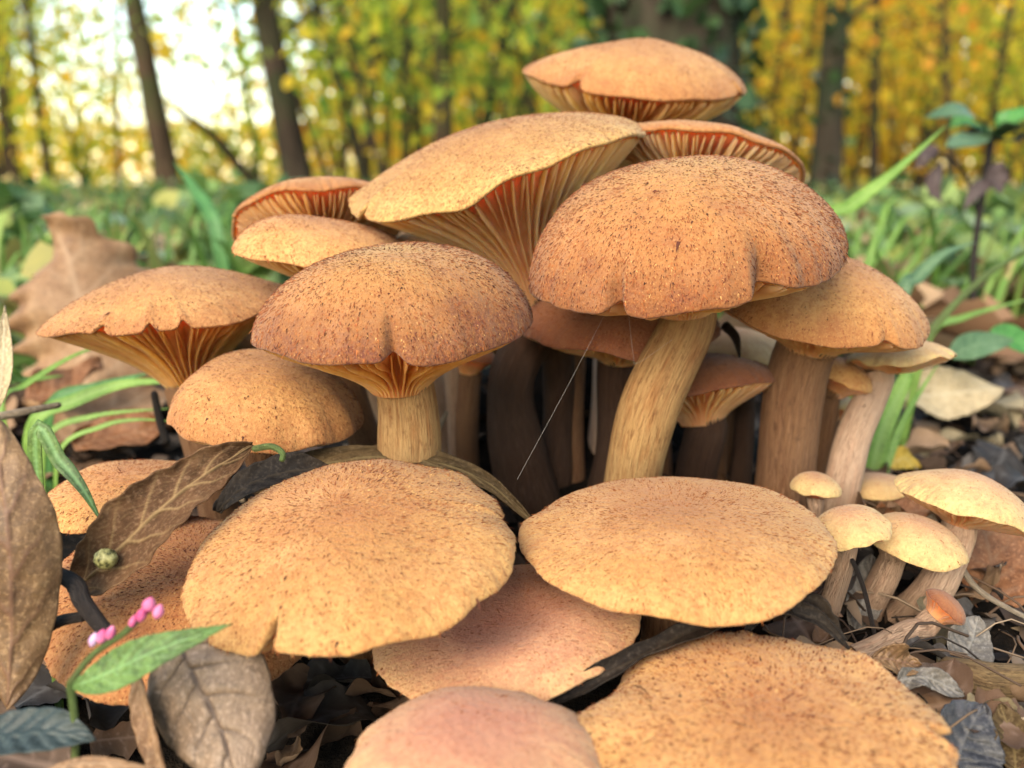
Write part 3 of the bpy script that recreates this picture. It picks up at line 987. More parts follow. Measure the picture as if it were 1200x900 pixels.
LM = {
    'brown': mat_leaf('leaf_dark_brown', ((.065, .03, .013), (.12, .06, .028), (.19, .105, .052)), (.32, .21, .10), rough=.75, trans=.05, spec=.12),
    'olive': mat_leaf('leaf_olive_brown', ((.035, .022, .012), (.075, .048, .022), (.13, .085, .04)), (.18, .13, .06), rough=.8, trans=.02, spec=.1),
    'tan': mat_leaf('leaf_tan', ((.20, .10, .045), (.31, .17, .08), (.42, .26, .14)), (.44, .29, .17), trans=.18),
    'mottled': mat_leaf('leaf_mottled_tan', ((.085, .042, .02), (.21, .118, .052), (.36, .22, .105)), (.20, .10, .06), rough=.55, trans=.12),
    'grey': mat_leaf('leaf_grey_brown', ((.14, .09, .055), (.24, .16, .10), (.33, .23, .16)), (.055, .035, .028), rough=.6, trans=.04),
    'green': mat_leaf('leaf_green', ((.035, .12, .03), (.07, .23, .045), (.12, .32, .07)), (.16, .34, .10), rough=.45, trans=.2, mott=.35),
    'bluegreen': mat_leaf('leaf_blue_green', ((.012, .019, .018), (.022, .034, .031), (.04, .055, .05)), (.04, .056, .05), rough=.5, trans=.05),
    'teal': mat_leaf('leaf_teal', ((.06, .13, .06), (.11, .20, .09), (.18, .27, .14)), (.20, .30, .16), rough=.5, trans=.25, mott=.3),
    'black': mat_leaf('leaf_black', ((.010, .008, .007), (.022, .016, .012), (.05, .035, .023)), (.05, .036, .023), rough=.75, trans=0, spec=.12),
    'slate': mat_leaf('leaf_slate', ((.022, .021, .023), (.045, .043, .047), (.08, .074, .077)), (.12, .11, .105), rough=.5, trans=.0),
    'russet': mat_leaf('leaf_russet', ((.16, .06, .022), (.27, .11, .04), (.38, .19, .09)), (.30, .16, .08), trans=.12),
    'palegrey': mat_leaf('leaf_pale_grey', ((.095, .08, .066), (.16, .138, .115), (.24, .21, .18)), (.28, .25, .21), trans=.05),
    'straw': mat_leaf('leaf_straw', ((.34, .25, .13), (.48, .37, .21), (.58, .47, .30)), (.60, .50, .33), trans=.12),
    'yellow': mat_leaf('leaf_yellow', ((.45, .28, .03), (.60, .40, .05), (.66, .48, .10)), (.6, .45, .15), trans=.2),
    'dried': mat_leaf('leaf_dried_purple', ((.035, .022, .022), (.07, .045, .042), (.12, .08, .07)), (.10, .07, .06), trans=.03),
    'grass': mat_leaf('grass_green', ((.11, .21, .03), (.19, .33, .055), (.28, .42, .09)), (.28, .42, .11), rough=.5, trans=.25, mott=.25),
    'spotted': mat_leaf('grass_spotted', ((.06, .105, .03), (.13, .22, .05), (.19, .29, .08)), (.24, .42, .16), rough=.5, trans=.2, mott=.95),
    'grassdark': mat_leaf('grass_deep', ((.03, .10, .025), (.06, .18, .04), (.10, .26, .07)), (.12, .28, .08), rough=.5, trans=.2, mott=.3),
}
TWIG = mat_stem('twig_dark', (.06, .04, .03), (.045, .03, .022), (.02, .012, .01))
WOOD = mat_stem('wood_fibre', (.36, .24, .11), (.32, .21, .10), (.12, .065, .03))
PALE = mat_stem('twig_pale', (.52, .43, .32), (.45, .36, .26), (.28, .20, .13))
GSTEM = mat_stem('green_stem', (.20, .30, .08), (.24, .30, .10), (.14, .15, .05))
FACE = np.array([0.05, -.75, .65])

leaf('curled_leaf', 'dark brown veined leaf curled on the scaly mushroom, holding a small gall', 'leaf',
     [(84, 694, 18.6), (128, 655, 18.3), (185, 600, 18.5), (240, 557, 19.2), (296, 522, 20.2)], 39, (.25, -.72, .62), LM['brown'],
     curl=.35, wave=.10, nveins=6, seed=3, na=110, nb=61, roll_edge=.12, ragged=.05, vein_h=.00035)
leaf('bent_leaf', 'long olive-brown leaf arched behind the notched apricot mushroom', 'leaf',
     [(262, 580, 22.6), (330, 560, 22.8), (400, 541, 23), (480, 537, 23), (565, 562, 22.8), (630, 618, 22.4)], 24, (.05, -.55, .85), LM['olive'],
     shape='lance', curl=-.25, wave=.14, nveins=8, seed=5, na=110, nb=41, roll_edge=.2, ragged=.06)
leaf('rotten_leaf', 'black rotten leaf folded in the dark beneath the olive-brown leaf', 'leaf',
     [(255, 600, 21.6), (290, 570, 21.4), (340, 552, 21.4), (400, 548, 21.6)], 22, (.1, -.6, .8), LM['black'], curl=.4, wave=.25, seed=6, na=60, nb=25, ragged=.1)
leaf('dead_leaf', 'mottled tan dead leaf standing upright beside the drooping green blade', 'leaf',
     [(8, 830, 16.2), (14, 740, 16.2), (12, 640, 16.0), (2, 560, 16.2), (-6, 488, 16.6)], 50, (.25, -.95, .15), LM['mottled'],
     curl=-.35, wave=.10, nveins=5, seed=8, na=90, nb=41, ragged=.03)
leaf('veined_leaf', 'grey-brown leaf with a dark vein network under the green knotweed leaf', 'leaf',
     [(205, 742, 15.6), (225, 790, 15.2), (256, 850, 14.8), (284, 930, 14.2)], 76, (-.12, -.78, .6), LM['grey'],
     curl=-.28, wave=.06, nveins=5, seed=12, na=110, nb=61, ragged=.03, roll_edge=-.10, vein_h=-.0005)
leaf('pale_leaf', 'pale folded leaf edge lying against the grey-brown veined leaf', 'leaf',
     [(160, 780, 15.3), (172, 830, 15.0), (190, 900, 14.6), (205, 960, 14.3)], 18, (-.5, -.8, .3), LM['tan'], shape='lance', curl=.6, seed=14, na=50, nb=21)
leaf('dark_leaf', 'blue-green rotting leaf at the base of the knotweed', 'leaf',
     [(-40, 868, 14.6), (10, 862, 14.2), (60, 858, 14.0), (112, 868, 13.8)], 30, (.1, -.5, .85), LM['bluegreen'], curl=.3, wave=.1, seed=15, na=60, nb=25)
leaf('orange_leaf', 'thin orange-tan leaf sliver in front of the blue-green rotting leaf', 'leaf',
     [(55, 902, 13.2), (110, 895, 13.2), (180, 900, 13.2)], 9, (0, -.6, .8), LM['tan'], shape='lance', seed=16, na=40, nb=13)
leaf('oak_leaf', 'large tan dead leaf standing upright in the grass', 'leaf',
     [(112, 545, 42), (104, 470, 42), (98, 380, 42.5), (78, 300, 43), (52, 258, 43.5)], 84, (.15, -.95, .1), LM['tan'], shape='ovate', curl=-.45, wave=.22, nveins=7, seed=18, na=80, nb=33, ragged=.20)
leaf('tan_leaf', 'broad pinkish tan leaf lying flat below the upright dead leaf', 'leaf',
     [(70, 520, 37), (120, 490, 39.5), (190, 452, 44)], 62, (.1, -.55, .8), LM['tan'], curl=.2, wave=.1, seed=20, na=60, nb=27)
leaf('russet_leaf', 'russet leaf with a dark hollow lying next to the little orange mushroom', 'leaf',
     [(85, 520, 33), (140, 512, 33.5), (200, 500, 34)], 30, (0, -.6, .8), LM['russet'], curl=.5, wave=.2, seed=21, na=50, nb=25)
leaf('brown_leaf', 'small brown leaf folded under the arching grass blades', 'leaf',
     [(30, 470, 38), (75, 455, 39), (120, 425, 41)], 26, (0, -.6, .8), LM['russet'], curl=.7, wave=.2, seed=22, na=50, nb=25)
leaf('narrow_leaf', 'narrow straw-coloured leaf hanging at the edge of the grass', 'leaf',
     [(-2, 480, 25), (4, 420, 25), (6, 358, 25.3)], 12, (.2, -.95, .1), LM['straw'], shape='lance', curl=.4, seed=23, na=40, nb=13)
leaf('yellowish_leaf', 'large yellowish grey leaf lying in the litter below the teal leaf', 'leaf',
     [(1055, 465, 41), (1110, 462, 41.5), (1175, 455, 42)], 34, (0, -.7, .7), LM['straw'], curl=.15, wave=.1, seed=24, na=60, nb=25, ragged=.06)
leaf('russet_leaf', 'russet brown leaf standing behind the bright cream mushroom stem', 'leaf',
     [(1152, 722, 24.6), (1162, 672, 25.0), (1150, 615, 25.6), (1120, 580, 26.2)], 44, (-.1, -.85, .5), LM['russet'], curl=.2, wave=.14, seed=26, na=70, nb=31, ragged=.06)
leaf('brown_leaf', 'warm brown leaf lying behind the pink-cream mushroom', 'leaf',
     [(1020, 612, 27), (1065, 600, 27.2), (1110, 598, 27.4)], 22, (0, -.7, .7), LM['russet'], curl=.2, wave=.14, seed=27, na=50, nb=21)
leaf('grey_leaf', 'round grey leaf leaning beside the toppled mushroom', 'leaf',
     [(1120, 785, 20.8), (1136, 755, 21.2), (1146, 722, 21.6)], 30, (.1, -.85, .5), LM['palegrey'], curl=.15, wave=.05, seed=28, na=50, nb=25)
leaf('grey_leaf', 'bluish grey leaf behind the pink-cream mushroom stem', 'leaf',
     [(1000, 740, 23.4), (1015, 690, 23.8), (1022, 650, 24.2)], 24, (.1, -.9, .4), LM['palegrey'], curl=.2, seed=29, na=50, nb=25)
leaf('slate_leaf', 'dark slate-blue leaf below the wood splinter', 'leaf',
     [(1118, 915, 16.6), (1128, 870, 17.0), (1150, 825, 17.6)], 46, (.2, -.6, .75), LM['slate'], curl=.25, wave=.12, seed=30, na=70, nb=31, ragged=.08)
leaf('black_leaf', 'black wet leaf curled between the two large orange mushrooms', 'leaf',
     [(636, 826, 16.4), (700, 794, 16.6), (790, 750, 17.2), (880, 716, 17.8), (950, 724, 17.8), (995, 762, 17.4)], 14, (.0, -.5, .86), LM['black'],
     shape='ovate', curl=.7, wave=.35, nveins=4, seed=31, na=110, nb=41, roll_edge=.1, ragged=.30, vein_h=.0)
leaf('black_leaf', 'black crumpled leaf poking up at the right end of the curled one', 'leaf',
     [(872, 742, 17.9), (905, 700, 18.3), (950, 715, 18.2), (992, 750, 17.9)], 20, (.1, -.8, .6), LM['black'], shape='lance', curl=.5, wave=.3, seed=32, na=60, nb=25, ragged=.3, vein_h=0)
leaf('crumpled_leaf', 'small crumpled pinkish leaf beside the large speckled mushroom', 'leaf',
     [(1022, 770, 18.8), (1052, 775, 18.8), (1078, 780, 18.9)], 17, (.1, -.8, .6), LM['mottled'], curl=.8, wave=.3, seed=33, na=50, nb=21, ragged=.1)
leaf('silver_leaf', 'silvery buckled leaf strip between wood splinter and large speckled mushroom', 'leaf',
     [(1050, 798, 18.4), (1085, 795, 18.4), (1130, 815, 18.3)], 12, (.1, -.7, .7), LM['palegrey'], shape='strip', curl=.4, wave=.4, seed=34, na=50, nb=17, ragged=.1)
leaf('brown_leaf', 'torn dull brown leaf below the wood splinter beside the slate-blue one', 'leaf',
     [(1190, 905, 17), (1185, 865, 17.3), (1172, 825, 17.8)], 24, (-.1, -.8, .6), LM['olive'], curl=.5, wave=.2, seed=35, na=50, nb=21, ragged=.15)
leaf('yellow_leaf', 'yellow leaf scrap among the grass beside the bent stem', 'leaf',
     [(1040, 548, 34), (1058, 538, 34.3), (1078, 548, 34.6)], 13, (0, -.8, .6), LM['yellow'], curl=.3, wave=.2, seed=36, na=40, nb=17)
leaf('teal_leaf', 'teal green leaf blade above the yellowish grey leaf', 'leaf',
     [(1112, 418, 40), (1145, 404, 40.3), (1188, 398, 41)], 17, (0, -.75, .65), LM['teal'], seed=37, na=40, nb=21, curl=.15)
leaf('green_leaf', 'fresh green leaf beside the teal leaf blade', 'leaf',
     [(1160, 388, 42), (1190, 398, 42), (1230, 420, 42)], 17, (0, -.75, .65), LM['green'], seed=38, na=40, nb=21, curl=.15)

# knotweed with pink buds
base = P(88, 905, 14.2)
kw = thing('knotweed', 'small knotweed with one long green leaf and pink flower buds', 'plant', tuple(base))
kmid = [P(84, 806, 14.0), P(130, 788, 13.7), P(190, 760, 13.5), P(272, 731, 13.7)]
lf = link('leaf', leaf_mesh(base, kmid, .0036, (.05, -.72, .68), LM['spotted'], shape='lance', curl=.12, wave=.05, nveins=9, seed=4, na=70, nb=25), kw)
solid(lf, .0002)
for pth, r0 in (([P(88, 905, 14.2), P(88, 850, 14.1), P(82, 800, 14.0)], .0007), ([P(82, 800, 14.0), P(108, 768, 14.0), P(145, 742, 14.0), P(172, 716, 14.1)], .0006)):
    v, f, co = tube(catmull(pth, 20), r0, 10)
    link('stalk', mesh('stalk', v - base, f, GSTEM, attrs={'stem_co': ('FLOAT_VECTOR', co), 'along': ('FLOAT', np.repeat(np.linspace(0, 1, 20), 10))}), kw)
t = NT('bud_pink')
PINK = t.end(t.bsdf(t.ramp(t.noise(t.obj(), 300, 2), [(.35, (.34, .045, .13)), (.65, (.50, .16, .27))]), .7, spec=.12))
t = NT('bud_pale')
PINK2 = t.end(t.bsdf(t.ramp(t.noise(t.obj(), 300, 2), [(.35, (.36, .17, .32)), (.65, (.48, .33, .46))]), .7, spec=.12))


def bud(c, ax, r, ln, mat):
    u = np.linspace(0, 1, 9)
    path = c + np.outer(u - .35, unit(ax)) * ln
    rad_ = r * np.sin(PI * np.clip(u, .03, .97)) ** .7 * (1.15 - .45 * u)
    v, f, co = tube(path, rad_, 12, .05, 3)
    return mesh('bud', v - base, f, mat)


for px, py, r, mt in ((174, 711, 9, PINK), (185, 719, 7.5, PINK), (165, 723, 7, PINK), (119, 748, 7.5, PINK), (109, 752, 6, PINK2), (129, 744, 7, PINK), (155, 731, 5, PINK)):
    link('bud', bud(P(px, py, 14.0), (.35, -.1, .8), r * 14 * .01 / FPX, 24 * 14 * .01 / FPX, mt), kw)

# the gall on the curled leaf
gp = P(124, 655, 17.9)
nv = 20
u = np.linspace(0.02, PI - .02, 16)
a = np.linspace(0, 2 * PI, nv, endpoint=False)
gv = np.stack([np.outer(np.sin(u), np.cos(a)) * .0024, np.outer(np.sin(u), np.sin(a)) * .0020, np.outer(np.cos(u), np.ones(nv)) * .0022], -1)
gv = gv * (1 + .07 * np.sin(7 * a)[None, :, None] * np.sin(5 * u)[:, None, None])
t = NT('gall')
gm = t.end(t.bsdf(t.ramp(t.noise(t.obj(), 900, 3), [(.36, (.03, .03, .01)), (.46, (.15, .135, .045)), (.65, (.28, .25, .10))]), .5, t.bump(t.noise(t.obj(), 700, 2), .6, .0005)))
tag(link('gall', mesh('gall', gv.reshape(-1, 3), grid_faces(16, nv, True), gm), None, tuple(gp)), 'tiny speckled yellow-green gall sitting on the curled brown leaf', 'gall')
# green caterpillar-like stalk on the leaf tip
stick('petiole', 'short yellow-green bent stalk at the tip of the curled leaf', 'stalk', [(296, 526, 19.9), (318, 523, 19.7), (331, 531, 19.5), (330, 541, 19.4)], 4, GSTEM, seed=4)

stick('twig', 'dark bent twig leaning on the curled leaf above the knotweed', 'twig', [(60, 668, 17.6), (88, 684, 17.3), (98, 706, 17.0), (132, 750, 16.4)], 9, TWIG, seed=2, taper=(.9, 1.1, .9))
stick('twig', 'short dark twig below the bent one beside the scaly mushroom', 'twig', [(44, 742, 17.3), (70, 728, 17.2), (100, 722, 17.2)], 8, TWIG, seed=5)
stick('twig', 'grey stick lying on the grass over the upright tan leaf', 'twig', [(-10, 490, 27), (30, 482, 27), (72, 474, 27.5)], 5, PALE, seed=6)
stick('twig', 'dark stub standing beside the rounded orange-brown mushroom', 'twig', [(196, 520, 29), (187, 492, 29), (180, 458, 29)], 5, TWIG, seed=7)
stick('wood_splinter', 'fibrous yellow-brown wood splinter lying by the toppled mushroom', 'wood', [(1098, 782, 20.2), (1140, 797, 19.8), (1190, 800, 19.6), (1270, 796, 19.8)], 24, WOOD, rough=.22, seed=8, taper=(.5, 1.0, 1.05, .9))
stick('twig', 'short white stick leaning behind the pink-cream mushroom', 'twig', [(1088, 604, 23.9), (1098, 618, 23.8), (1109, 634, 23.7)], 6, PALE, seed=9)
stick('twig', 'long pale stalk crossing the russet leaf by the toppled mushroom', 'twig', [(1124, 662, 23.2), (1150, 694, 22.8), (1210, 728, 22.4)], 4, PALE, seed=10)
stick('twig', 'thin black stalk between the two small cream mushrooms', 'twig', [(998, 655, 21.7), (1012, 690, 21.7), (1026, 748, 21.6)], 3, TWIG, seed=11)
stick('twig', 'black stalk hanging behind the golden stem above the maroon mushroom', 'twig', [(848, 380, 26.8), (862, 395, 26.9), (867, 420, 27.0)], 6, TWIG, seed=12, taper=(1, .9, .2))
stick('twig', 'pale splinter in the dark gap beside the funnel stem', 'twig', [(512, 508, 26.5), (519, 492, 26.6), (524, 482, 26.6)], 3.5, PALE, seed=13)
stick('twig', 'curved green and tan grass stalk bending past the teal leaf', 'stalk', [(1070, 430, 36), (1088, 392, 37), (1130, 345, 38), (1170, 312, 39), (1215, 288, 40)], 4.5, GSTEM, seed=14)

# spider threads
t = NT('spider_silk')
SILK = t.end(t.bsdf((.28, .25, .22), .4, spec=.4))
for lab, pix in (('long spider thread stretched from the large dome to the olive-brown leaf', [(718, 350, 22.6), (690, 405, 22.3), (658, 466, 21.8), (606, 562, 21)]),
                 ('short spider thread slung from the dome rim to the golden stem', [(735, 352, 22.4), (742, 415, 22.6), (748, 425, 22.6), (788, 398, 22.6)])):
    v, f, co = tube(catmull([P(*q) for q in pix], 30), .000022, 5)
    b0 = v[0].copy()
    tag(link('spider_thread', mesh('spider_thread', v - b0, f, SILK), None, tuple(b0)), lab, 'spider thread')

# grass blades one can pick out
GL = 'grass blades arching at the edge of the cluster'
GB = [
    ('broad green grass blade arching over the flat pinkish tan leaf', [(40, 500, 33), (90, 470, 33), (150, 450, 33), (225, 447, 32)], 9, 'grass'),
    ('dark grey-green grass blade behind the broad arching one', [(60, 480, 34.5), (110, 455, 34.5), (180, 436, 34)], 8, 'grassdark'),
    ('thin yellow-green grass blade under the broad arching one', [(55, 516, 32), (110, 488, 32), (205, 478, 31.5)], 4, 'grass'),
    ('thinnest grass blade bowing towards the rounded orange-brown mushroom', [(70, 530, 31), (120, 500, 31), (160, 492, 31), (205, 494, 30.5)], 3, 'grass'),
    ('grass blade rising beside the narrow straw-coloured leaf', [(0, 482, 30), (30, 452, 31), (85, 418, 32), (130, 402, 33)], 4, 'grass'),
    ('short grass blade lying over the small brown folded leaf', [(0, 445, 33), (30, 446, 34), (75, 440, 35)], 6, 'grass'),
    ('drooping spotted grass blade touching the curled brown leaf', [(42, 522, 19.4), (72, 542, 19.2), (98, 574, 19.0), (119, 612, 18.9)], 9, 'spotted'),
    ('long pale green blade slanting up beside the large dome', [(955, 285, 39), (1000, 240, 39.5), (1050, 200, 40), (1108, 148, 41)], 8, 'grass'),
    ('upright short blade below the long slanting one', [(1012, 345, 42), (1020, 300, 42), (1031, 258, 42.5)], 6, 'grass'),
    ('bluish blade curving over beside the teal leaf', [(1055, 355, 40), (1075, 325, 40.5), (1105, 298, 41), (1142, 284, 42)], 8, 'teal'),
    ('thin blade crossing under the curved grass stalk', [(1085, 400, 40), (1130, 372, 41), (1215, 348, 43)], 5, 'grass'),
    ('broad green blade standing behind the bent pale stem', [(1018, 560, 33), (1035, 500, 33), (1062, 440, 33.5), (1070, 410, 34)], 11, 'grass'),
    ('narrow green blade next to the broad one behind the bent stem', [(1035, 555, 34), (1060, 490, 34.5), (1100, 425, 36)], 5, 'grass'),
    ('green blade glimpsed between the thick stem and bent stem', [(985, 540, 33), (990, 480, 33), (985, 420, 33)], 8, 'grass'),
    ('tall thin blade standing above the ground ivy near the oak leaf', [(255, 275, 60), (230, 225, 62), (205, 190, 64)], 8, 'grassdark'),
]
for lab, pix, hw, mt in GB:
    grass_blade(lab, pix, hw, LM[mt], to_ground=True)

# broad-leaved herb with dried leaves on the right
hb = P(1148, 440, 58)
hb[2] = float(ground_z(hb[0], hb[1])) - .003
herb = thing('herb', 'tall herb with green top leaves and dark withered leaves hanging', 'plant', tuple(hb))
node = P(1163, 160, 58)
for pth, r0 in (([hb, P(1140, 330, 58), P(1148, 250, 58), node], .0022), ([P(1146, 250, 58), P(1128, 200, 58), P(1095, 175, 58)], .0012)):
    v, f, co = tube(catmull(pth, 24), r0, 8)
    link('stalk', mesh('stalk', v - hb, f, TWIG, attrs={'stem_co': ('FLOAT_VECTOR', co), 'along': ('FLOAT', np.repeat(np.linspace(0, 1, 24), 8))}), herb)
for pix, hw, mt, sh in (
        ([(1163, 158, 58), (1130, 132, 56), (1082, 138, 54)], 14, 'teal', 'lance'), ([(1163, 160, 58), (1130, 143, 58), (1112, 150, 58)], 11, 'green', 'lance'),
        ([(1163, 160, 58), (1135, 165, 55), (1108, 172, 53)], 13, 'teal', 'ovate'), ([(1163, 158, 58), (1190, 138, 57), (1235, 128, 56)], 15, 'green', 'ovate'),
        ([(1163, 160, 58), (1190, 148, 55), (1220, 152, 53)], 13, 'teal', 'ovate'), ([(1165, 165, 58), (1185, 165, 56), (1205, 158, 55)], 10, 'bluegreen', 'ovate'),
        ([(1100, 172, 58), (1084, 182, 58), (1074, 198, 58)], 10, 'dried', 'ovate'), ([(1104, 190, 57), (1093, 220, 57), (1112, 250, 57)], 9, 'dried', 'lance'),
        ([(1172, 190, 57), (1168, 210, 57), (1172, 228, 57)], 13, 'dried', 'ovate'), ([(1165, 212, 57), (1146, 222, 57), (1128, 248, 57)], 9, 'dried', 'lance'),
        ([(1150, 150, 58), (1140, 155, 58), (1128, 152, 58)], 7, 'dried', 'ovate')):
    mid = [P(*p) for p in pix]
    o = link('leaf', leaf_mesh(hb, mid, hw * pix[0][2] * .01 / FPX, (.1, -.6, .75), LM[mt], shape=sh, curl=.2, wave=.15, na=30, nb=13, seed=int(pix[0][0])), herb)
    solid(o, .0003)

# ------------------------------------------------------------------ leaf litter
LIT = {
    'tan': mat_objleaf('litter_tan', [(0, (.18, .09, .04)), (.5, (.27, .155, .08)), (1, (.36, .23, .13))]),
    'brown': mat_objleaf('litter_brown', [(0, (.07, .04, .022)), (.5, (.14, .075, .04)), (1, (.22, .12, .06))]),
    'grey': mat_objleaf('litter_grey', [(0, (.05, .04, .034)), (.5, (.10, .084, .072)), (1, (.17, .145, .125))]),
    'straw': mat_objleaf('litter_straw', [(0, (.22, .16, .08)), (.5, (.32, .25, .14)), (1, (.42, .34, .21))]),
    'black': mat_objleaf('litter_black', [(0, (.012, .009, .008)), (.5, (.03, .022, .018)), (1, (.06, .042, .03))], trans=0.02),
}
LWORDS = {'tan': 'tan', 'brown': 'dark brown', 'grey': 'grey', 'straw': 'straw-coloured', 'black': 'blackened'}
SH = ['ovate', 'lance', 'oak', 'strip', 'ovate', 'oak']
variants = {}
for key in LIT:
    for j in range(5):
        rr = np.random.default_rng(100 + j)
        v, f, ve = leaf_grid([np.array([-.5, 0, 0]), np.array([-.1, rr.normal() * .05, .04 + .05 * rr.normal()]), np.array([.5, rr.normal() * .06, .05 * rr.normal()])],
                             rr.uniform(.2, .36), (0, 0, 1.0), shape=SH[j % len(SH)], curl=rr.uniform(-.2, .8), wave=rr.uniform(.1, .35), nveins=5, na=25, nb=15, seed=200 + j, vein_h=.004, ragged=.22)
        variants[key, j] = mesh('fallen_leaf', v, f, LIT[key], attrs={'vein': ('FLOAT', ve)})
rr = np.random.default_rng(77)


def litter_spot():
    while True:
        if rr.uniform() < .62:
            px, py = rr.uniform(925, 1215), rr.uniform(445, 905)
        else:
            px, py = rr.uniform(-20, 260), rr.uniform(300, 620)
        p = ground_hit(px, py)
        if (975 < px < 1135 and 690 < py < 800) or (1080 < px < 1215 and 755 < py < 850):
            if rr.uniform() < .9:
                continue
        if p[1] < 1.3:
            return p


MARKS = [(1150, 795, 'the wood splinter'), (1060, 745, 'the toppled mushroom'), (1110, 465, 'the yellowish grey leaf'), (1130, 640, 'the bright cream mushroom'),
         (1130, 870, 'the slate-blue leaf'), (1010, 540, 'the bent pale stem'), (1150, 410, 'the teal leaf'), (1150, 670, 'the standing russet leaf'), (985, 690, 'the cream-tan mushroom'),
         (1180, 540, 'the sweeping cream cap'), (90, 360, 'the upright tan leaf'), (220, 500, 'the rounded orange-brown mushroom'), (5, 430, 'the narrow straw-coloured leaf'),
         (130, 460, 'the arching grass blades'), (110, 580, 'the little orange mushroom'), (30, 540, 'the mottled standing leaf')]
USED = set()
FORM = ['oval', 'narrow', 'lobed', 'strip-shaped', 'rounded']
for i in range(190):
    key = rr.choice(['tan', 'brown', 'grey', 'straw', 'black'], p=[.24, .36, .09, .10, .21])
    p = litter_spot()
    d = math.hypot(p[0], p[1])
    rel = p - CO
    dep = rel @ CF
    ipx, ipy = 600 + FPX * (rel @ CR) / dep, 450 - FPX * (rel @ CU) / dep
    mark = min(MARKS, key=lambda q: (q[0] - ipx) ** 2 + (q[1] - ipy) ** 2)[2]
    vi = int(rr.integers(0, 5))
    o = link('fallen_leaf', variants[key, vi])
    sz = rr.uniform(.010, .030) * (1 + 2.2 * min(.6, max(0, d - .25)))
    word = 'tiny' if sz < .018 else ('small' if sz < .03 else 'larger')
    o.scale = (sz, sz * rr.uniform(.7, 1.2), sz)
    o.location = (p[0], p[1], p[2] + rr.uniform(.001, .009))
    o.rotation_euler = (rr.normal() * .35, rr.normal() * .35, rr.uniform(0, 2 * PI))
    lab = f'{word} {FORM[vi]} {LWORDS[key]} fallen leaf lying near {mark}'
    if lab in USED:
        rank = sorted(MARKS, key=lambda q: (q[0] - ipx) ** 2 + (q[1] - ipy) ** 2)
        lab = f'{word} {FORM[vi]} {LWORDS[key]} leaf between {mark} and {rank[1][2]}'
    USED.add(lab)
    tag(o, lab, 'leaf', f'{LWORDS[key]} fallen leaves in the litter')

# dark leaves on the ground beneath the front caps
for i, (px, py, key, vi, word, mark) in enumerate([
        (352, 842, 'brown', 0, 'small', 'in the dark hollow beside the grey-brown veined leaf'), (398, 872, 'black', 2, 'larger', 'in the dark hollow under the notched apricot mushroom'),
        (436, 828, 'brown', 4, 'small', 'at the stem foot of the notched apricot mushroom'), (342, 892, 'tan', 1, 'tiny', 'in the dark hollow beside the grey-brown veined leaf'),
        (388, 812, 'black', 4, 'small', 'behind the veined leaf in the dark hollow'), (470, 850, 'brown', 2, 'small', 'against the smooth pink-tan mushroom'),
        (42, 800, 'brown', 1, 'small', 'at the foot of the mottled standing leaf'), (118, 845, 'black', 0, 'larger', 'between the knotweed stalk and the pale folded leaf'),
        (140, 880, 'brown', 3, 'tiny', 'in front of the pale folded leaf'), (60, 830, 'black', 2, 'small', 'behind the blue-green rotting leaf'),
        (20, 900, 'brown', 4, 'larger', 'below the blue-green rotting leaf'), (370, 905, 'brown', 0, 'larger', 'beside the smooth pink-tan mushroom')]):
    p = ground_hit(px, py)
    o = link('fallen_leaf', variants[key, vi])
    sz = {'tiny': .013, 'small': .022, 'larger': .034}[word]
    o.scale = (sz, sz, sz)
    o.location = (p[0], p[1], p[2] + .003)
    o.rotation_euler = (rr.normal() * .3, rr.normal() * .3, rr.uniform(0, 2 * PI))
    tag(o, f'{word} {FORM[vi]} {LWORDS[key]} leaf {mark}', 'leaf', f'{LWORDS[key]} fallen leaves in the litter')

# crumbs of litter nobody could count
def flakes(pos, size, rng, flat=.35, aspect=(.35, .75)):
    """small folded leaf shapes: 6 vertices and 4 triangles each"""
    n = len(pos)
    size = np.broadcast_to(size, (n,))
    yaw = rng.uniform(0, 2 * PI, n)
    nz = np.stack([rng.normal(0, flat, n), rng.normal(0, flat, n), np.ones(n)], -1) if flat < 3 else rng.normal(0, 1, (n, 3))
    nz = unit(nz)
    tdir = np.stack([np.cos(yaw), np.sin(yaw), rng.normal(0, flat * .3, n)], -1)
    tdir = unit(tdir - nz * np.sum(tdir * nz, -1, keepdims=True))
    sd = np.cross(nz, tdir)
    L = size[:, None]
    W = L * rng.uniform(*aspect, n)[:, None] * .5
    f = L * rng.normal(0, .10, n)[:, None]
    pos = np.asarray(pos)
    q = np.stack([pos - tdir * L * .5, pos - tdir * L * .08 + sd * W + nz * f, pos + tdir * L * .28 + sd * W * .62 + nz * f * .7, pos + tdir * L * .5 + nz * f * .4,
                  pos + tdir * L * .25 - sd * W * .66 + nz * f * .7, pos - tdir * L * .1 - sd * W + nz * f], 1)
    i0 = np.arange(n)[:, None] * 6
    ff = np.concatenate([i0 + np.array([[0, 1, 2]]), i0 + np.array([[0, 2, 3]]), i0 + np.array([[0, 3, 4]]), i0 + np.array([[0, 4, 5]])], 0)
    return q.reshape(-1, 3), ff


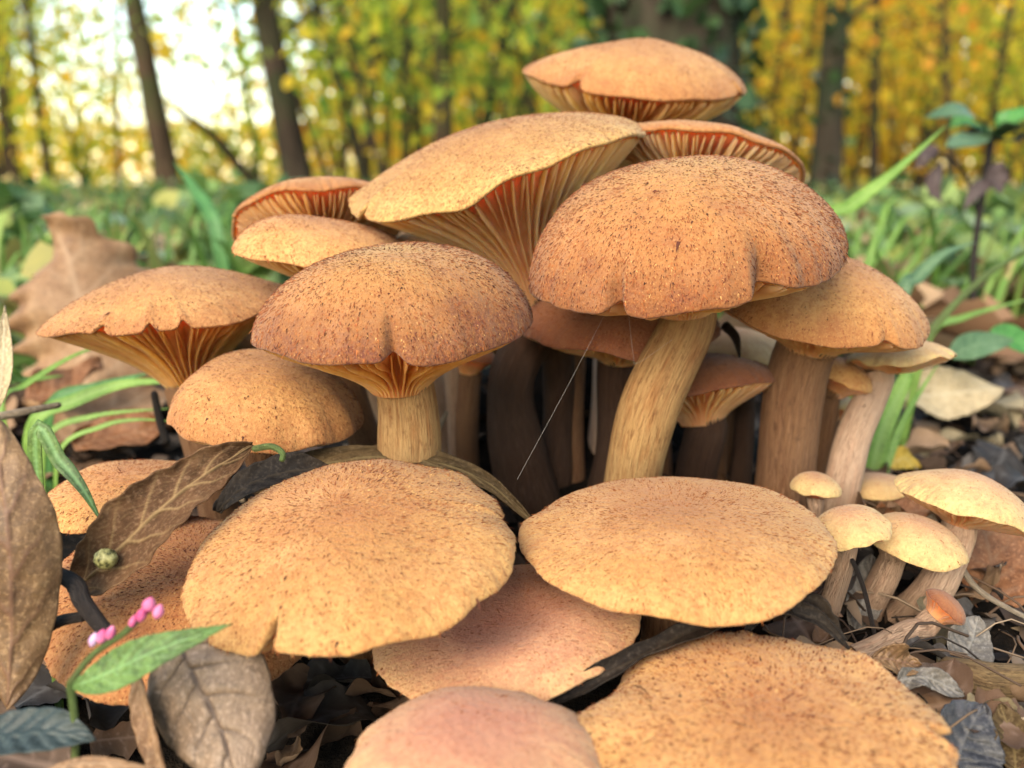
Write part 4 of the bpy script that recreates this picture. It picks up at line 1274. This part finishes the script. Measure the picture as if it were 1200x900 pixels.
n = 15000
x = rr.uniform(-.8, .9, n)
y = .13 + rr.uniform(0, 1, n) ** 1.4 * 1.1
keep = (np.abs(x) < .15 + y * 1.1) & ~((x < .05) & (y < .23))
x, y = x[keep], y[keep]
pos = np.stack([x, y, ground_z(x, y) + rr.uniform(.0, .006, len(x))], -1)
v, f = flakes(pos, rr.uniform(.003, .011, len(x)) * (1 + y * 1.2), rr, .5)
crumb = mat_island('litter_crumbs', [(0, (.008, .006, .005)), (.4, (.03, .018, .011)), (.65, (.08, .045, .025)), (.82, (.13, .08, .045)), (.94, (.17, .12, .08)), (1, (.28, .20, .12))], .7, .05, 200)
tag(link('leaf_litter', mesh('leaf_litter', v, f, crumb, smooth=False)), 'crumbled brown and grey leaf litter covering the forest floor', 'leaf litter', kind='stuff')

# fine dead stalks strewn through the litter
ns = 190
px_, py_ = rr.uniform(900, 1220, ns), rr.uniform(440, 905, ns)
px_[:60], py_[:60] = rr.uniform(-20, 260, 60), rr.uniform(330, 620, 60)
VV, FF = [], []
for i in range(ns):
    c = ground_hit(px_[i], py_[i])
    an, ln = rr.uniform(0, 2 * PI), rr.uniform(.006, .03) * (1 + c[1])
    dv = np.array([math.cos(an), math.sin(an), rr.normal() * .25]) * ln
    bw = np.array([-dv[1], dv[0], abs(rr.normal()) * ln]) * .15
    p_ = c + np.array([0, 0, rr.uniform(.002, .011)])
    v, f, _ = tube(catmull([p_ - dv / 2, p_ + bw, p_ + dv / 2], 7), rr.uniform(.00015, .0004), 5)
    VV.append(v)
    FF.append(f + 35 * i)
tag(link('dead_stalks', mesh('dead_stalks', np.concatenate(VV), np.concatenate(FF), crumb)), 'fine dead stalks and root threads strewn over the leaf litter', 'stalks', kind='stuff')

# ------------------------------------------------------------------ ground cover: ivy and grass behind
def view_spread(n, y0, y1, rng, pw=1.0, half=1.25):
    y = y0 * (y1 / y0) ** (rng.uniform(0, 1, n) ** pw)
    x = rng.uniform(-half, half, n) * y * 1.05
    return x, y


x, y = view_spread(24000, .50, 9.0, rr)
edge = .5 + .14 * np.sin(x * 7 / y) + .1 * rr.normal(0, 1, len(x))
clump = np.clip(.5 + .45 * np.sin(x * 5.1 / y ** .6 + 2 * np.log(y) * 3) * np.sin(np.log(y) * 9 + x / y * 6) + .25 * np.sin(x / y * 23 + y * 2), 0, 1)
keep = (y > np.where(x > .12, .72, .5) + .05 * rr.normal(0, 1, len(x))) & (rr.uniform(0, 1, len(x)) < .25 + clump)
x, y = x[keep], y[keep]
pos = np.stack([x, y, ground_z(x, y) + rr.uniform(.0, .055, len(x)) * (1 + .35 * np.minimum(y, 3)) * (.35 + 1.3 * clump[keep])], -1)
v, f = flakes(pos, rr.uniform(.018, .05, len(x)), rr, .7, (.45, 1.0))
ivy_m = mat_island('ground_ivy', [(0, (.03, .065, .02)), (.3, (.08, .15, .035)), (.55, (.14, .22, .05)), (.70, (.14, .19, .115)), (.86, (.22, .28, .05)), (1, (.30, .20, .07))], .5, .25, 40, spec=.25)
tag(link('ground_ivy', mesh('ground_ivy', v, f, ivy_m, smooth=False)), 'low blue-green ivy leaves spreading over the forest floor', 'ivy', kind='stuff')


def grass_mass(n, y0, y1, h0, h1, hw, rng, minx=-9, maxx=9):
    x, y = view_spread(n, y0, y1, rng)
    k = (x > minx) & (x < maxx)
    x, y = x[k], y[k]
    n = len(x)
    p0 = np.stack([x, y, ground_z(x, y) - .003], -1)
    hh = rng.uniform(h0, h1, n)[:, None]
    ang = rng.uniform(0, 2 * PI, n)
    bend = np.stack([np.cos(ang), np.sin(ang), np.zeros(n)], -1) * hh * rng.uniform(.15, .9, n)[:, None]
    sd = np.stack([-np.sin(ang + .5), np.cos(ang + .5), np.zeros(n)], -1) * hw * rng.uniform(.6, 1.4, n)[:, None]
    upv = np.array([0, 0, 1.0])
    p1 = p0 + upv * hh * .5 + bend * .25
    p2 = p0 + upv * hh * .82 + bend * .65
    p3 = p0 + upv * hh * .9 + bend * 1.15
    q = np.stack([p0 - sd, p0 + sd, p1 + sd * .9, p1 - sd * .9, p2 + sd * .65, p2 - sd * .65, p3], 1)
    i0 = np.arange(n)[:, None] * 7
    ff = np.concatenate([i0 + np.array([t]) for t in ([0, 1, 2], [0, 2, 3], [3, 2, 4], [3, 4, 5], [5, 4, 6])], 0)
    return q.reshape(-1, 3), ff


grass_m = mat_island('meadow_grass', [(0, (.05, .11, .02)), (.35, (.11, .21, .04)), (.6, (.17, .28, .055)), (.8, (.25, .30, .07)), (1, (.36, .29, .12))], .5, .3, 30)
v1, f1 = grass_mass(9800, .6, 7.5, .04, .13, .0022, rr)
tag(link('grass', mesh('grass', v1, f1, grass_m, smooth=False)), 'loose green grass growing through the ivy and litter', 'grass', kind='stuff')

x, y = view_spread(4200, .5, 7, rr)
pos = np.stack([x, y, ground_z(x, y) + .02 + rr.uniform(0, .04, len(x)) * np.minimum(1, y)], -1)
v, f = flakes(pos, rr.uniform(.03, .075, len(x)), rr, .6, (.45, .8))
dl = mat_island('dead_leaf_scatter', [(0, (.10, .05, .025)), (.4, (.24, .13, .065)), (.75, (.36, .22, .12)), (1, (.46, .34, .2))], .7, .15, 60)
tag(link('dead_leaves', mesh('dead_leaves', v, f, dl, smooth=False)), 'scattered brown dead leaves lying through the ivy and grass', 'dead leaves', kind='stuff')

# ------------------------------------------------------------------ trees and shrubs
BARK = {
    'brown': mat_bark('bark_brown', (.020, .013, .008), (.065, .041, .024), (.03, .04, .012)),
    'dark': mat_bark('bark_dark', (.012, .009, .006), (.04, .027, .018), (.02, .028, .01)),
    'mossy': mat_bark('bark_mossy', (.016, .012, .008), (.05, .038, .026), (.016, .028, .012)),
}
FOL = {
    'yellowgreen': mat_island('foliage_yellow_green', [(0, (.13, .21, .02)), (.35, (.28, .37, .03)), (.6, (.54, .52, .04)), (.8, (.72, .56, .04)), (1, (.72, .4, .03))], .5, .6, 3),
    'green': mat_island('foliage_green', [(0, (.05, .11, .02)), (.4, (.12, .22, .03)), (.7, (.24, .32, .04)), (1, (.42, .40, .05))], .5, .6, 3),
    'orange': mat_island('foliage_orange', [(0, (.20, .21, .025)), (.3, (.46, .36, .03)), (.6, (.74, .48, .03)), (.85, (.78, .36, .025)), (1, (.62, .2, .02))], .5, .6, 3),
    'ivy': mat_island('foliage_ivy', [(0, (.010, .024, .008)), (.5, (.024, .05, .016)), (1, (.045, .08, .025))], .4, .1, 10),
}


def crown_leaves(centres, per, spread, size, rng):
    P_ = []
    for c in centres:
        k = int(per * rng.uniform(.6, 1.4))
        P_.append(c + rng.normal(0, 1, (k, 3)) * np.array([spread, spread, spread * .62]))
    pos = np.concatenate(P_)
    pos = pos[pos[:, 2] > .1]
    return flakes(pos, rng.uniform(size * .6, size * 1.3, len(pos)), rng, 9, (.5, .8))


def tree(px, D, wpx, label, seed, lean=0.0, height=6.0, bark='brown', fol='yellowgreen', low=(), crown_n=10, per=60, leaf_size=.075, ivy=0, name='tree', bend=.010):
    """px: where the trunk meets the ground, D in metres, wpx: trunk width in pixels, lean: sideways metres per metre of height"""
    rng = np.random.default_rng(seed)
    x0 = (px - 600) / FPX * D
    y0 = D
    b = np.array([x0, y0, float(ground_z(x0, y0)) - .05])
    r0 = wpx * D / FPX / 2
    root = thing(name, label, 'tree' if name == 'tree' else 'shrub', tuple(b), None)
    hs = np.linspace(0, 1, 9)
    bendx = np.cumsum(rng.normal(0, bend, 9)) * height * .35
    path = np.stack([lean * hs * height + bendx * hs, np.cumsum(rng.normal(0, .012, 9)) * height * .3 * hs, hs * height], -1)
    path = catmull(path, 34)
    tt = np.linspace(0, 1, 34)
    rad_ = r0 * (1 - .72 * tt) * (1 + .5 * np.exp(-tt * height / .25))
    v, f, co = tube(path, rad_, 16, .05, seed)
    link('trunk', mesh('trunk', v, f, BARK[bark]), root)
    ends = []
    nl = max(3, crown_n // 2)
    for j in range(nl):
        q = rng.uniform(.45, .98)
        p = path[int(q * 33)]
        an = rng.uniform(0, 2 * PI)
        ln = height * rng.uniform(.15, .3)
        e_ = p + np.array([math.cos(an) * ln, math.sin(an) * ln, ln * rng.uniform(.3, .9)])
        lv, lf_, _ = tube(catmull([p, (p + e_) / 2 + np.array([0, 0, -.06 * ln]), e_], 10), np.linspace(r0 * .35 * (1 - q * .6), r0 * .06, 10), 7)
        link('limb', mesh('limb', lv, lf_, BARK[bark]), root)
        ends += [e_, (p + e_) / 2 + rng.normal(0, .2, 3)]
    for (dx, dz, ln) in low:                      # low boughs that reach into view
        p = path[int(np.clip(dz / height, 0, .95) * 33)]
        e_ = p + np.array([dx, rng.normal() * .3, ln])
        lv, lf_, _ = tube(catmull([p, (p + e_) / 2 + np.array([0, 0, .05]), e_], 10), np.linspace(r0 * .22 + .004, .004, 10), 6)
        link('limb', mesh('limb', lv, lf_, BARK[bark]), root)
        for _ in range(3):                        # side twigs
            s0 = p + (e_ - p) * rng.uniform(.25, .8)
            s1 = s0 + np.array([rng.normal() * .25, rng.normal() * .2, rng.uniform(-.1, .35)])
            tv, tf, _u = tube(catmull([s0, (s0 + s1) / 2 + rng.normal(0, .03, 3), s1], 7), np.linspace(.006, .002, 7), 5)
            link('twig', mesh('twig', tv, tf, BARK[bark]), root)
        ends += [e_, (p * .4 + e_ * .6), (p * .7 + e_ * .3)]
    v, f = crown_leaves(ends[:crown_n * 2 + 3 * len(low)], per, height * .07 + .1, leaf_size, rng)
    link('crown', mesh('crown', v, f, FOL[fol], smooth=False), root)
    if ivy:
        hz = rng.uniform(0, 1, ivy) ** 1.2
        an = rng.uniform(0, 2 * PI, ivy)
        idx = np.clip((hz * 33).astype(int), 0, 33)
        pos = path[idx] + np.stack([np.cos(an), np.sin(an), np.zeros(ivy)], -1) * (rad_[idx] * rng.uniform(1.0, 1.25, ivy))[:, None]
        pos[:, 2] = hz * height
        v, f = flakes(pos, rng.uniform(.04, .085, ivy), rng, 9, (.7, 1.0))
        link('ivy', mesh('ivy', v, f, FOL['ivy'], smooth=False), root)
    return root


def shrub(px, D, h, w, label, seed, fol='yellowgreen', leaves=500, size=.06, stems=6, name='shrub', low=.15):
    rng = np.random.default_rng(seed)
    x0 = (px - 600) / FPX * D
    b = np.array([x0, D, float(ground_z(x0, D)) - .03])
    root = thing(name, label, 'shrub', tuple(b), None)
    tips = []
    for j in range(stems):
        an = rng.uniform(0, 2 * PI)
        tx = np.array([math.cos(an) * w * rng.uniform(.2, 1), math.sin(an) * w * rng.uniform(.2, 1), h * rng.uniform(.6, 1)])
        pth = catmull([np.zeros(3), tx * np.array([.3, .3, .55]), tx], 12)
        v, f, _ = tube(pth, np.linspace(.014, .003, 12) * (h / 1.5) ** .5, 6)
        link('stem', mesh('stem', v, f, BARK['brown']), root)
        tips += [pth[q] for q in (4, 6, 8, 10, 11)]
    tips = [t_ for t_ in tips if t_[2] > h * low]
    v, f = crown_leaves(tips, leaves / len(tips), .14 * h + .05, size, rng)
    link('foliage', mesh('foliage', v, f, FOL[fol], smooth=False), root)


# label, px, D, width, lean, bark, foliage, low boughs
tree(212, 5.0, 26, 'straight brown tree with a bare trunk against the bright sky gap', 41, lean=-.11, height=6, low=((-.7, 1.4, .3),), per=14, bark='brown')
tree(72, 6.2, 9, 'very thin straight tree in the bright gap above the oak leaf', 42, lean=-.02, height=5, bark='dark', low=((.7, 1.5, .3), (-.8, 1.2, .2), (-.5, 1.7, .2)), per=16)
tree(362, 4.6, 32, 'crooked dark tree leaning at the edge of the bright sky gap', 43, lean=-.15, height=5.5, bark='dark', low=((.5, .9, .35), (.7, 1.1, .4)), per=35)
tree(443, 6.0, 13, 'slim tree leaning left among the yellow-green thicket', 44, lean=-.26, height=5.5, bark='dark', fol='green', low=((.4, 1.2, .3), (-.5, 1.0, .2)), per=55)
tree(478, 5.6, 10, 'thin dark tree standing upright in the yellow-green thicket', 45, lean=.03, height=5, bark='dark', low=((.5, 1.0, .3), (-.4, .8, .4)), per=55)
tree(521, 5.0, 22, 'straight brown tree behind the funnel-shaped mushroom', 46, lean=.01, height=6, bark='brown', fol='green', low=((.6, 1.0, .3), (-.6, .9, .3)), per=60)
tree(548, 6.5, 15, 'slim tree leaning right behind the funnel-shaped mushroom', 47, lean=.24, height=5.5, bark='dark', low=((.4, 1.0, .3), (-.4, 1.2, .4)), per=60)
tree(600, 8.0, 12, 'thin far tree left of the large ivy-clad trunk', 48, lean=-.08, height=6.5, bark='brown', fol='yellowgreen', low=((.7, 1.2, .3), (-.7, 1.5, .3)), per=60)
tree(772, 3.1, 158, 'massive tree trunk clad in dark ivy behind the highest mushroom', 49, lean=.0, height=7.5, bark='mossy', fol='green', ivy=4200, crown_n=12, per=90)
tree(958, 5.2, 32, 'grey-brown tree with ivy round its foot right of the massive trunk', 50, lean=-.01, height=6.5, bark='mossy', fol='orange', low=((.6, 1.1, .3), (-.5, 1.2, .3)), ivy=260, per=60)
tree(890, 9.0, 14, 'slim far tree between the massive trunk and the grey-brown one', 51, lean=.05, height=7, bark='brown', fol='yellowgreen', low=((.7, 1.4, .3), (-.7, 1.2, .3)), per=60)
tree(1015, 6.8, 11, 'thin leaning tree amid orange foliage above the long slanting blade', 52, lean=-.07, height=5.5, bark='dark', fol='orange', low=((.6, 1.2, .2), (-.6, 1.0, .3)), per=60)
tree(1072, 8.5, 24, 'broad pale-brown tree hazy behind the tall herb', 53, lean=.0, height=7, bark='brown', fol='orange', low=((.8, 1.4, .2), (-.8, 1.3, .3)), per=60)
tree(1140, 7.2, 12, 'thin upright tree behind the tall herb leaves', 54, lean=.03, height=6, bark='brown', fol='yellowgreen', low=((.7, 1.2, .2), (-.6, 1.5, .3)), per=60)
tree(30, 7.4, 14, 'slim tree among golden leaves at the edge of the bright gap', 55, lean=.04, height=6, bark='brown', low=((.3, 1.3, .3), (.5, 1.5, .2), (-.2, 1.2, .3), (.1, 1.5, .2)), per=110)
tree(1195, 9.5, 18, 'far tree with orange leaves beyond the thin upright one', 56, lean=-.02, height=7, bark='brown', fol='orange', low=((-.8, 1.4, .2), (.8, 1.3, .3)), per=60)

for i, (px, D, w, lean, bark, fol, bend, low, lab) in enumerate([
        (402, 6.4, 8, -.34, 'dark', 'yellowgreen', .03, ((.5, .9, .4),), 'bare thin tree slanting hard left beside the crooked dark tree'),
        (428, 7.2, 11, .12, 'brown', 'green', .03, ((.4, 1.2, .3), (-.4, 1.0, .5)), 'wavy thin tree crossing the slim left-leaning one'),
        (462, 4.8, 7, -.18, 'dark', 'yellowgreen', .035, ((-.3, .7, .4), (.3, .8, .5)), 'crooked sapling pole with upswept twigs in the thicket'),
        (497, 7.6, 12, -.05, 'dark', 'yellowgreen', .025, ((.4, 1.3, .4), (-.4, 1.1, .4)), 'dark pole tree just left of the straight brown thicket tree'),
        (575, 5.8, 8, .30, 'dark', 'green', .03, ((.3, .9, .3), (-.3, 1.0, .4)), 'thin tree slanting hard right above the funnel-shaped mushroom'),
        (636, 6.6, 9, -.12, 'brown', 'green', .03, ((.4, .9, .3), (-.4, 1.1, .3)), 'wavy thin tree between the far tree and the massive trunk'),
        (915, 7.4, 8, .10, 'dark', 'orange', .03, ((.4, 1.0, .3), (-.4, 1.2, .3)), 'wavy thin tree in the orange leaves beside the grey-brown tree'),
        (1105, 6.4, 8, -.14, 'brown', 'orange', .03, ((.4, 1.0, .3), (-.4, .9, .4)), 'thin crooked tree amid orange leaves behind the herb stalk'),
        (150, 9.0, 6, .06, 'brown', 'yellowgreen', .03, ((.5, 1.5, .2), (-.5, 1.3, .2)), 'faint thin tree in the bright gap between thin and straight trees'),
        (312, 8.0, 7, -.08, 'dark', 'yellowgreen', .03, ((.5, 1.1, .3), (-.3, 1.0, .2)), 'thin far tree just left of the crooked dark tree')]):
    tree(px, D, w, lab, 140 + i, lean=lean, height=5.5, bark=bark, fol=fol, low=low, per=38 if 350 < px < 1000 else 12, bend=bend, crown_n=6)

# leaning dead branch beside the straight tree
p0, p1 = P(208, 128, 470), P(290, 205, 500)
z = float(ground_z(p1[0] + .15, p1[1]))
v, f, co = tube(catmull([p0, (p0 + p1) / 2 + np.array([.02, 0, .02]), p1, np.array([p1[0] + .25, p1[1] + .1, z - .03])], 24), np.linspace(.02, .035, 24), 9, .06, 3)
b0 = np.array([p1[0] + .25, p1[1] + .1, z])
tag(link('dead_branch', mesh('dead_branch', v - b0, f, BARK['dark']), None, tuple(b0)), 'dark dead branch propped against the straight brown tree', 'branch')

SHR = [
    (110, 7.0, 1.2, .7, 'low golden shrub in the bright gap by the very thin tree', 'yellowgreen', 420),
    (20, 6.0, 1.7, .6, 'golden-green shrub at the foot of the slim edge tree', 'yellowgreen', 650),
    (265, 9.0, 1.0, .8, 'low yellow shrub beside the straight brown trunk', 'yellowgreen', 420),
    (300, 7.0, .8, .4, 'small bright green shrub under the crooked dark tree', 'green', 220),
    (405, 7.5, 2.2, .8, 'yellow-green shrub between the crooked tree and the slim leaning one', 'yellowgreen', 900),
    (455, 9.0, 2.8, 1.0, 'tall green shrub behind the slim leaning tree', 'green', 1000),
    (510, 10.0, 2.6, 1.0, 'orange-leaved shrub behind the straight tree in the thicket', 'orange', 900),
    (565, 9.0, 2.6, .9, 'yellow-green shrub behind the right-leaning slim tree', 'yellowgreen', 900),
    (620, 11.0, 3.0, 1.2, 'tall yellow shrub left of the massive trunk', 'yellowgreen', 1100),
    (668, 7.0, 1.8, .6, 'green shrub against the massive trunk', 'green', 600),
    (880, 7.5, 1.9, .8, 'golden orange shrub right of the massive trunk', 'orange', 900),
    (925, 11.0, 3.2, 1.3, 'tall yellow-green shrub behind the grey-brown tree', 'yellowgreen', 1200),
    (990, 9.5, 2.9, 1.1, 'tall orange shrub behind the thin leaning tree', 'orange', 1200),
    (1040, 7.8, 1.8, .8, 'low orange shrub before the broad pale-brown tree', 'orange', 900),
    (1100, 10.5, 3.2, 1.3, 'tall golden shrub behind the broad pale-brown tree', 'orange', 1300),
    (1165, 9.0, 2.6, 1.0, 'yellow-green shrub behind the thin upright tree', 'yellowgreen', 1100),
    (1195, 6.8, 1.5, .6, 'green-gold shrub below the far orange tree', 'yellowgreen', 700),
]
for i, (px, D, h, w, lab, fol, nl) in enumerate(SHR):
    shrub(px, D, h, w, lab, 70 + i, fol, nl)

# far wood: a continuous mass of autumn leaves and thin poles beyond the shrubs
rr = np.random.default_rng(5)
n = 200000
px = rr.uniform(-450, 1650, n)
D = rr.uniform(13, 30, n)
hz = rr.uniform(0, 1, n) ** .8 * (.25 * D)
el = hz / D
dens = np.interp(px, [0, 120, 230, 330, 420, 560, 700, 860, 1200], [.4, .10, .06, .07, .75, .95, 1, 1, 1])
dens = dens * np.where((px < 400) & (el > .13), .35, 1) + np.where(el < .07, .4, 0)
cl = .5 + .5 * np.sin(px * .06 + D * 1.3) * np.sin(hz * 2.3 + D) + .25 * np.sin(px * .17 + hz * 5)
keep = rr.uniform(0, 1, n) < dens * np.clip(cl + .3, 0, 1)
px, D, hz = px[keep], D[keep], hz[keep]
pos = np.stack([(px - 600) / FPX * D, D, hz], -1)
v, f = flakes(pos, rr.uniform(.08, .26, len(px)), rr, 9, (.5, .9))
fw = mat_island('far_foliage', [(0, (.22, .27, .03)), (.3, (.46, .42, .03)), (.55, (.74, .54, .04)), (.8, (.80, .44, .03)), (1, (.70, .28, .02))], .6, .6, 1)
tag(link('far_wood', mesh('far_wood', v, f, fw, smooth=False)), 'far autumn wood of yellow and orange leaves behind everything', 'wood', kind='stuff')
